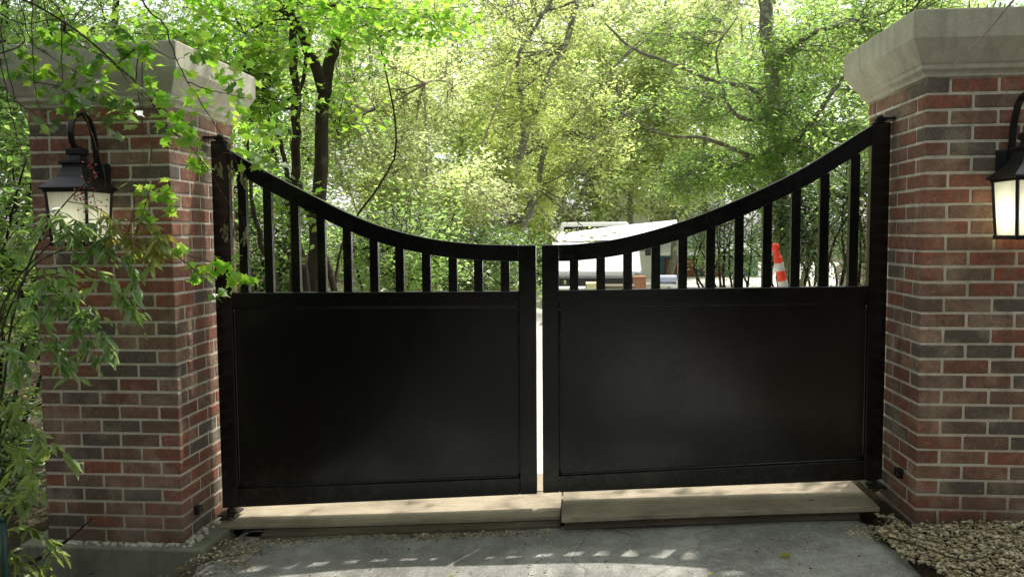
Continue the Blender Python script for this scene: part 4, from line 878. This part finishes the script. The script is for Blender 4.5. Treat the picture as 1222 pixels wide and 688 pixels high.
for i, p in enumerate(tw):
    sp = px_path(p); n = len(sp); r = (.0065 if i == 0 else .0045 if i in (1, 3) else .003)
    if i == 0: sp = sp
    mb.tube([tuple(q+rng.normal(0, .002, 3)) for q in sp], [lerp(r, .0010, (j/(n-1))**.8) for j in range(n)], 6)
mb.build('twigs', MT['twig'], ob_, smooth=True)
mb = MB()
mb.tube([tuple(q) for q in px_path([(150, 88, -.40), (165, 108, -.385), (176, 124, -.38), (190, 135, -.37)])], [.0055]*16, 6) if False else None
LP_ = []; LD = []; LS = []; LM = []
def leafs(px, py, Y, n, rad, size, m=0):
    c = np.array(at(px, py, Y))
    for _ in range(n):
        LP_.append(c+rng.normal(0, rad, 3)*np.array([1, .6, 1])); a = random.uniform(0, 6.28); LD.append((math.cos(a), math.sin(a)*.5, random.uniform(-1.0, .15))); LS.append(size*random.uniform(.7, 1.25)); LM.append(m)
for q in ((62, 52, 3, .02, 0), (68, 82, 3, .015, 0), (50, 62, 3, .02, 1), (128, 36, 3, .02, 1), (140, 60, 4, .02, 1), (165, 50, 4, .02, 1), (150, 40, 3, .02, 0), (95, 100, 6, .025, 1), (112, 118, 5, .025, 1), (140, 135, 5, .025, 1), (150, 150, 4, .02, 1), (20, 58, 4, .025, 1), (120, 95, 5, .02, 0), (105, 70, 3, .02, 0), (135, 112, 3, .02, 1),
          (132, 68, 3, .02, 0), (110, 38, 3, .02, 0), (84, 40, 3, .02, 1), (200, 118, 4, .014, 0), (208, 138, 5, .016, 0), (220, 158, 5, .016, 0), (190, 155, 3, .014, 0), (232, 182, 5, .015, 0), (240, 196, 3, .012, 0),
          (250, 50, 5, .03, 0), (270, 72, 6, .03, 0), (235, 60, 3, .02, 1), (285, 100, 5, .025, 0), (290, 150, 5, .03, 0), (318, 165, 5, .025, 0), (275, 130, 4, .02, 0), (305, 190, 4, .02, 0), (330, 196, 3, .016, 0)):
    leafs(q[0], q[1], -.38 if q[0] < 240 else -.30, int(q[2]*2.6)+1, q[3]*1.7, .050, q[4])
lr = random.Random(9)
for _ in range(46):
    px = lr.uniform(15, 300); py = lr.uniform(20, 110)+max(0, px-150)*.35+lr.uniform(-20, 40); leafs(px, py, -.40 if px < 240 else -.32, lr.randint(2, 5), .022, .046, 1 if lr.random() < .3 else 0)
leaf_mesh('leaves', LP_, np.array(LS), [MT['maple'], MT['dark']], ob_, T_LOBED, .8, 0, dirs=np.array(LD), clip=False, midx=np.array(LM))
mb = MB(); V = []; 
pods = MB(); pl_P = []; pl_D = []
for (hx, hy, Y, outs) in ((277, 185, -.30, ((262, 192), (276, 190), (291, 202))), (280, 253, -.30, ((268, 266), (280, 262), (292, 270)))):
    for (ex, ey) in outs:
        sp = px_path([(hx, hy, Y), ((hx+ex)/2, min(hy, ey)-3, Y-.005), (ex, ey-4, Y-.008), (ex, ey, Y-.008)]); pods.tube([tuple(q) for q in sp], .0009, 4)
        e = np.array(at(ex, ey, Y-.008))
        for _ in range(15):
            pl_P.append(e+np.array([random.gauss(0, .006), random.gauss(0, .006), -random.uniform(0, .060)])); pl_D.append((random.gauss(0, .22), random.gauss(0, .22), -1))
pods.build('seed_stalks', MT['twig'], ob_, smooth=True)
tag(leaf_mesh('seed_cluster', pl_P, rng.uniform(.024, .036, len(pl_P)), MT['pod'], ob_, T_SLIM, .6, 0, dirs=np.array(pl_D), clip=False), kind='stuff')

# low leafy sprig in front of the left pillar's corner
sg = empty('leafy_sprig', at(130, 420, -.9), 'bright green leafy sprig reaching across the left pillar corner to the gate', 'branch')
mb = MB(); LP_ = []; LD = []; LS = []; LM = []
for p in ([(60, 290, -.42), (110, 280, -.40), (160, 285, -.38), (205, 300, -.35), (250, 312, -.30), (290, 330, -.28), (305, 338, -.27)], [(205, 300, -.35), (232, 322, -.33), (255, 345, -.31), (260, 366, -.31)], [(160, 285, -.38), (175, 240, -.37), (182, 215, -.37)], [(150, 285, -.38), (160, 250, -.38), (158, 215, -.38), (150, 200, -.38)]):
    sp = px_path(p); n = len(sp); mb.tube([tuple(q) for q in sp], [lerp(.0026, .0009, j/(n-1)) for j in range(n)], 5)
mb.build('twigs', MT['twig'], sg, smooth=True)
for q in ((258, 310, 4, .012), (272, 318, 5, .016), (250, 322, 4, .014), (282, 332, 5, .014), (298, 336, 3, .010), (240, 330, 3, .012), (256, 350, 3, .010), (230, 318, 3, .012), (156, 306, 3, .01), (186, 232, 3, .014), (196, 222, 4, .012), (172, 246, 4, .014), (204, 246, 3, .012), (160, 226, 2, .012), (178, 262, 4, .014), (212, 296, 3, .01)):
    leafs(q[0], q[1], -.36 if q[0] < 220 else -.30, q[2]*2+1, q[3]*1.4, .044, 0)
leaf_mesh('leaves', LP_, np.array(LS), [MT['maple'], MT['dark']], sg, T_LOBED, .8, 0, dirs=np.array(LD), clip=False, midx=np.array(LM))
# the leafy sprig is rooted in the berry shrub's foliage: carry its stem down to the soil
mb = MB(); sp = spline([at(60, 290, -.42), at(10, 350, -.5), at(-35, 480, -.6), (-2.75, -.6, gz(-2.75, -.6))], 6); mb.tube([tuple(q) for q in sp], [lerp(.003, .008, i/(len(sp)-1)) for i in range(len(sp))], 6); mb.build('stem', MT['twig'], sg, smooth=True)
# bare twig hanging at the upper right
stick([at(1240, -30, -.5), at(1208, 2, -.5), at(1178, 38, -.5), at(1150, 66, -.5), at(1132, 82, -.5)], .0050, MT['twig_red'], 'bare reddish twig hanging in front of the right pillar cap', 'hanging_twig')
# dark green stake at the lower left
m = MB(); b0 = at(6, 688, -.75); m.tube([(b0[0], b0[1], -.1), (b0[0]+.004, b0[1], 1.0-.62)], .013, 8); m.tube([(b0[0], b0[1], .38), (b0[0], b0[1], .40)], [.016, .012], 8); tag(m.build('garden_stake', MT['green'], None, smooth=True), 'dark green garden stake among the leaves at the lower left', 'stake')

# ------------------------------------------------------------------ things behind the gate
# utility truck seen from behind
def truck():
    x0, x1, y0 = -.33, 1.42, 12.0; g = gz(.5, 12)
    t = empty('white_truck', ((x0+x1)/2, y0, g), 'white truck parked on the drive beyond the gate, carrying a long white roof box', 'truck')
    W = MT['white']; m = MB()
    def wedge(m, xa, xb, pts):       # pts (y,z) profile extruded in x
        n = len(pts); vs = [(xa, y, z) for y, z in pts]+[(xb, y, z) for y, z in pts]
        m.add(vs, [tuple(range(n)), tuple(range(2*n-1, n-1, -1))]+[(i, (i+1) % n, (i+1) % n+n, i+n) for i in range(n)])
    wedge(m, x0, x1, [(y0, .62), (y0+2.0, .62), (y0+2.0, 1.34), (y0+.78, 1.29), (y0+.10, .80), (y0, .74)]); m.build('hood', W, t, bevel=.03)
    m = MB(); m.prism([(x0+.02, .60), (x1-.02, .60), (x1-.02, 1.26), (x1-.14, 1.72), (x0+.14, 1.72), (x0+.02, 1.26)], y0+2.02, y0+3.6); m.box(x0+.02, x1-.02, y0+3.6, y0+4.9, .6, 1.25); m.build('cab', W, t, bevel=.04)
    m = MB(); m.prism([(x0+.14, 1.30), (x1-.14, 1.30), (x1-.22, 1.62), (x0+.22, 1.62)], y0+2.005, y0+2.02); m.build('windscreen', MT['darkglass'], t)
    m = MB(); m.box(x0-.02, x1+.02, y0-.14, y0-.02, .42, .62); m.build('bumper', MT['plastic'], t, bevel=.02)
    for sx in (x0+.03, x1-.13):
        m = MB(); m.box(sx, sx+.12, y0-.03, y0-.003, .64, .72); m.build('headlight', MT['chrome'], t, bevel=.01)
    for sx in (x0+.12, x1-.12):
        for yy_ in (y0+.75, y0+4.1):
            m = MB(); c = (sx, yy_, g+.34)
            vs = []; 
            pr = [(.22, -.11), (.32, -.11), (.34, -.08), (.34, .08), (.32, .11), (.22, .11)]
            n = 20; V_ = [(c[0]+z, c[1]+r*math.cos(2*math.pi*k/n), c[2]+r*math.sin(2*math.pi*k/n)) for r, z in pr for k in range(n)]
            m.add(V_, [(i*n+k, i*n+(k+1) % n, (i+1)*n+(k+1) % n, (i+1)*n+k) for i in range(5) for k in range(n)]); wh = m.build('wheel', MT['rubber'], t, smooth=True)
            m = MB(); V_ = [(c[0]+z, c[1]+r*math.cos(2*math.pi*k/n), c[2]+r*math.sin(2*math.pi*k/n)) for r, z in ((.02, -.07), (.20, -.07), (.22, -.11), (.22, .11), (.20, .07), (.02, .07)) for k in range(n)]
            m.add(V_, [(i*n+k, i*n+(k+1) % n, (i+1)*n+(k+1) % n, (i+1)*n+k) for i in range(5) for k in range(n)]); m.build('rim', MT['chrome'], wh, smooth=True)
    m = MB()
    for sx in (x0+.1, x1-.1):
        for yy_ in (y0+1.1, y0+1.35): m.tube([(sx, yy_, 1.28), (sx, yy_, 1.40)], .025, 8)
    m.build('rack_post', MT['white'], t)
    # side mirror on its arm
    m = MB(); mx = at(771, 312, 12.6); m.tube([(x1-.04, 12.7, 1.36), (mx[0]-.06, 12.6, 1.46), (mx[0], 12.6, 1.20), (mx[0]-.10, 12.6, 1.15)], .012, 6); m.box(mx[0]-.02, mx[0]+.13, 12.58, 12.62, 1.02, 1.32); m.build('mirror', MT['plastic'], t)
    # long roof box with a pointed nose, amber markers
    m = MB(); a = np.array(at(657, 281, 12.9)); e = np.array(at(810, 268, 13.2))
    zt0, zt1 = at(668, 277, 12.9)[2], at(800, 262, 13.2)[2]; xa = a[0]; xe = e[0]
    m.prism([(xa+.18, 1.30), (xe, 1.38), (xe, zt1), (xe*.5+xa*.5, lerp(zt0, zt1, .45)+.01), (xa+.33, zt0-.01), (xa+.10, zt0+.05), (xa, zt0+.03), (xa-.01, zt0-.05), (xa+.06, zt0-.12)], 12.85, 13.5)
    m.v = [(x, y+(.62*(z-1.30)/.4 if y < 13 else .4), z) for x, y, z in m.v]; m.build('roof_box', W, t, bevel=.015)
    m = MB()
    for px, py in ((674, 287), (705, 283), (722, 281), (733, 278)):
        q = at(px, py, 13.0); yy_ = 12.85+.62*(q[2]-1.30)/.4-.012; m.box(q[0]-.05, q[0]+.05, yy_, yy_+.03, q[2]-.012, q[2]+.012)
    m.build('marker_lamp', MT['amber'], t, bevel=.003)
truck()
# lumber stacks seen through the bars
def stack(px0, px1, py, Y, n, mats, label, th=.035, seed=1):
    a = at(px0, py, Y); e = at(px1, py, Y); g = gz(a[0], Y); t = empty('lumber_stack', ((a[0]+e[0])/2, Y, g), label, 'lumber')
    rr = random.Random(seed); H = a[2]-g; k = int(H/(th+.006)); 
    for i in range(k):
        z = g+i*(th+.006); m = MB(); o1 = rr.uniform(-.04, .04); m.box(a[0]+o1, e[0]+o1+rr.uniform(-.05, .05), Y-.15+rr.uniform(-.03, .03), Y+.35, z, z+th); m.build('board', MT[mats[rr.randrange(len(mats))]], t, bevel=.003)
stack(655, 697, 341, 9.2, 0, ['lumber', 'lumberw', 'lumberw'], 'left stack of pale boards behind the truck bumper', seed=2)
stack(722, 757, 338, 9.6, 0, ['lumberw', 'lumberw', 'plankdark'], 'stack of white boards showing through the third gap of the right leaf', seed=3)
stack(800, 842, 338, 9.8, 0, ['lumberw', 'lumber', 'plastic'], 'stack of boards and dark sheets in front of the garage doors', seed=5)
def crate(px0, px1, py0, Y, mat, name, label, cat):
    a = at(px0, py0, Y); e = at(px1, py0, Y); g = gz(a[0], Y); t = empty(name, ((a[0]+e[0])/2, Y, g), label, cat)
    m = MB(); m.box(a[0], e[0], Y, Y+.4, g, a[2]-.02); m.build('body', mat, t, bevel=.012)
    m = MB(); m.box(a[0]-.012, e[0]+.012, Y-.012, Y+.412, a[2]-.022, a[2]); m.build('lid', mat, t, bevel=.006)
crate(700, 712, 338, 8.9, MT['yellowp'], 'yellow_box', 'dull yellow box beside the left stack of boards', 'box')
crate(757, 771, 330, 10.8, MT['terra'], 'rusty_crate', 'rust brown crate beside the truck below its mirror', 'crate')
m = MB(); a = at(782, 331, 9.4); e = at(807, 331, 9.4); m.tube([(a[0], 9.4, a[2]-.03), (e[0], 9.4, a[2]-.03)], .07, 16); t = empty('tarp_roll', ((a[0]+e[0])/2, 9.4, gz(1.8, 9)), 'pale blue roll lying on a white stand near the garage', 'roll'); m.build('roll', MT['blue'], t)
m = MB(); m.box(a[0]-.02, a[0]+.06, 9.3, 9.5, gz(1.8, 9), a[2]-.10); m.box(e[0]-.06, e[0]+.02, 9.3, 9.5, gz(1.8, 9), a[2]-.10); m.box(a[0]-.02, e[0]+.02, 9.28, 9.52, a[2]-.13, a[2]-.10); m.build('stand', MT['lumberw'], t)
# white pipe behind the left leaf
a = at(428, 344, 6.2); e = at(487, 342, 6.6); t = empty('white_rail', (a[0], a[1], gz(a[0], 6)), 'short white rail on posts showing above the middle rail of the left leaf', 'rail')
m = MB(); m.tube([a, e], .025, 10); m.build('rail', MT['pvc'], t, smooth=True)
for q in (a, e): m = MB(); m.tube([(q[0], q[1], gz(q[0], q[1])-.05), (q[0], q[1], q[2]-.02)], .025, 10); m.build('post', MT['pvc'], t, smooth=True)
# orange traffic delineator, leaning
def delineator():
    Y = 4.4; top = np.array(at(924.5, 291, Y)); low = np.array(at(935, 342, Y)); d = top-low; d /= np.linalg.norm(d); H = (top[2]-gz(2.6, Y))/d[2]; bs = top-d*H
    t = empty('traffic_delineator', tuple(bs), 'orange traffic delineator post with pale reflective bands, leaning, behind the right leaf', 'traffic post')
    u = Vector(d)
    def seg(name, h0, h1, r0, r1, mat):
        m = MB(); m.tube([tuple(bs+d*h0), tuple(bs+d*h1)], [r0, r1], 18); return m.build(name, mat, t, smooth=False)
    L = H
    seg('tube', .05, L-.14, .048, .041, MT['orange']); 
    m = MB(); m.tube([tuple(bs+d*h) for h in (L-.14, L-.12, L-.07, L-.05, L-.02, L)], [.041, .033, .030, .037, .038, .030], 18); m.build('handle', MT['orange'], t)
    seg('reflective_band', L-.27, L-.19, .0445, .0435, MT['reflect']); seg('reflective_band', L-.47, L-.37, .0465, .0455, MT['reflect'])
    m = MB(); m.tube([tuple(bs+d*h) for h in (0, .05, .06)], [.20, .19, .07], 8); m.build('base', MT['rubber'], t)
delineator()
# white flowers high in the right shrub
m0 = empty('flower_spray', at(1020, 250, 3.4), 'small white blossoms in the shrub by the right hinge post', 'flowers')
P = []
for px, py in ((1001, 223), (1024, 238), (1026, 249), (1003, 240), (1030, 258), (985, 250)):
    c = np.array(at(px, py, 3.2)); P += [c+rng.normal(0, .012, 3) for _ in range(12)]
tag(leaf_mesh('petals', P, .022, MT['petal'], m0, T_ROUND, .8, 0, clip=False), kind='stuff')
m = MB()
for px, py in ((1001, 223), (1024, 238), (1026, 249), (1003, 240), (1030, 258), (985, 250)): m.tube([at(px, py, 3.2), at(px+8, py+30, 3.4), at(px+6, py+120, 3.6)], .002, 4)
m.build('stalks', MT['twig'], m0)

# house with garage beyond the drive
def house():
    Y = 20.0; P_ = lambda px, py: at(px, py, Y)
    xl = P_(722, 300)[0]; xr = P_(905, 300)[0]; g = gz(4, 20)-.1
    h = empty('house', ((xl+xr)/2, Y, g), 'pale house with teal garage wall and red brown doors beyond the drive', 'house')
    e0 = P_(820, 303)[2]; 
    m = MB(); m.box(P_(779, 300)[0], xr, Y, Y+4, g, e0); m.build('garage_wall', MT['teal'], h)
    m = MB(); m.box(xl, P_(779, 300)[0]-.01, Y-.4, Y+4, g, e0+.05); m.box(xl, xr-.6, Y+2.0, Y+6, e0, 3.15); m.build('wall', MT['whitewall'], h)
    m = MB()
    x0, x1 = P_(776, 300)[0], xr+.3; m.add([(x0, Y-.45, e0-.02), (x1, Y-.45, e0-.02), (x1, Y+2.0, e0+.62), (x0, Y+2.0, e0+.62), (x0, Y-.45, e0+.05), (x1, Y-.45, e0+.05), (x1, Y+1.99, e0+.70), (x0, Y+1.99, e0+.70)], [(0, 3, 2, 1), (4, 5, 6, 7), (0, 1, 5, 4), (1, 2, 6, 5), (3, 7, 6, 2), (0, 4, 7, 3)]); m.build('lower_roof', MT['roof'], h)
    m = MB(); m.box(x0-.02, x1, Y-.56, Y-.452, e0-.03, e0+.07); m.build('gutter', MT['trim'], h, bevel=.02)
    m = MB(); yy_ = Y+2; m.prism([(xl-.5, 3.13), (xr-.2, 3.13), ((xl+xr)/2+1.4, 4.3), ((xl+xr)/2-1.6, 4.3)], yy_-.4, yy_+4.5); m.build('roof', MT['roof'], h)
    for a, b in ((794, 812), (814, 832)):
        xa, xb = P_(a, 320)[0], P_(b, 320)[0]; m = MB(); m.box(xa, xb, Y-.05, Y-.003, g+.05, P_(800, 309)[2]); d = m.build('garage_door', MT['door'], h, bevel=.01)
        m = MB(); m.box(xb-.14, xb-.10, Y-.075, Y-.048, 1.0, 1.15); m.build('handle', MT['plastic'], d)
    m = MB(); m.box(P_(838, 320)[0], P_(862, 320)[0], Y-.05, Y-.003, g+.05, P_(800, 312)[2]); m.build('side_door', MT['door'], h, bevel=.01)
    yw = Y+2.0
    for a, b, c, d_ in ((731, 741, 265, 276), (745, 753, 265, 276), (776, 783, 264, 275), (786, 797, 260, 272), (800, 810, 258, 270)):
        A = at(a, d_, yw); Bq = at(b, c, yw); m = MB(); fw = .06
        m.box(A[0]-fw, Bq[0]+fw, yw-.05, yw-.003, A[2]-fw, A[2]); m.box(A[0]-fw, Bq[0]+fw, yw-.05, yw-.003, Bq[2], Bq[2]+fw); m.box(A[0]-fw, A[0], yw-.049, yw-.003, A[2], Bq[2]); m.box(Bq[0], Bq[0]+fw, yw-.049, yw-.003, A[2], Bq[2]); cx = (A[0]+Bq[0])/2; m.box(cx-.02, cx+.02, yw-.045, yw-.003, A[2], Bq[2])
        wn = m.build('window', MT['trim'], h); m = MB(); m.box(A[0], Bq[0], yw-.02, yw-.004, A[2], Bq[2]); m.build('pane', MT['darkglass'], wn)
house()
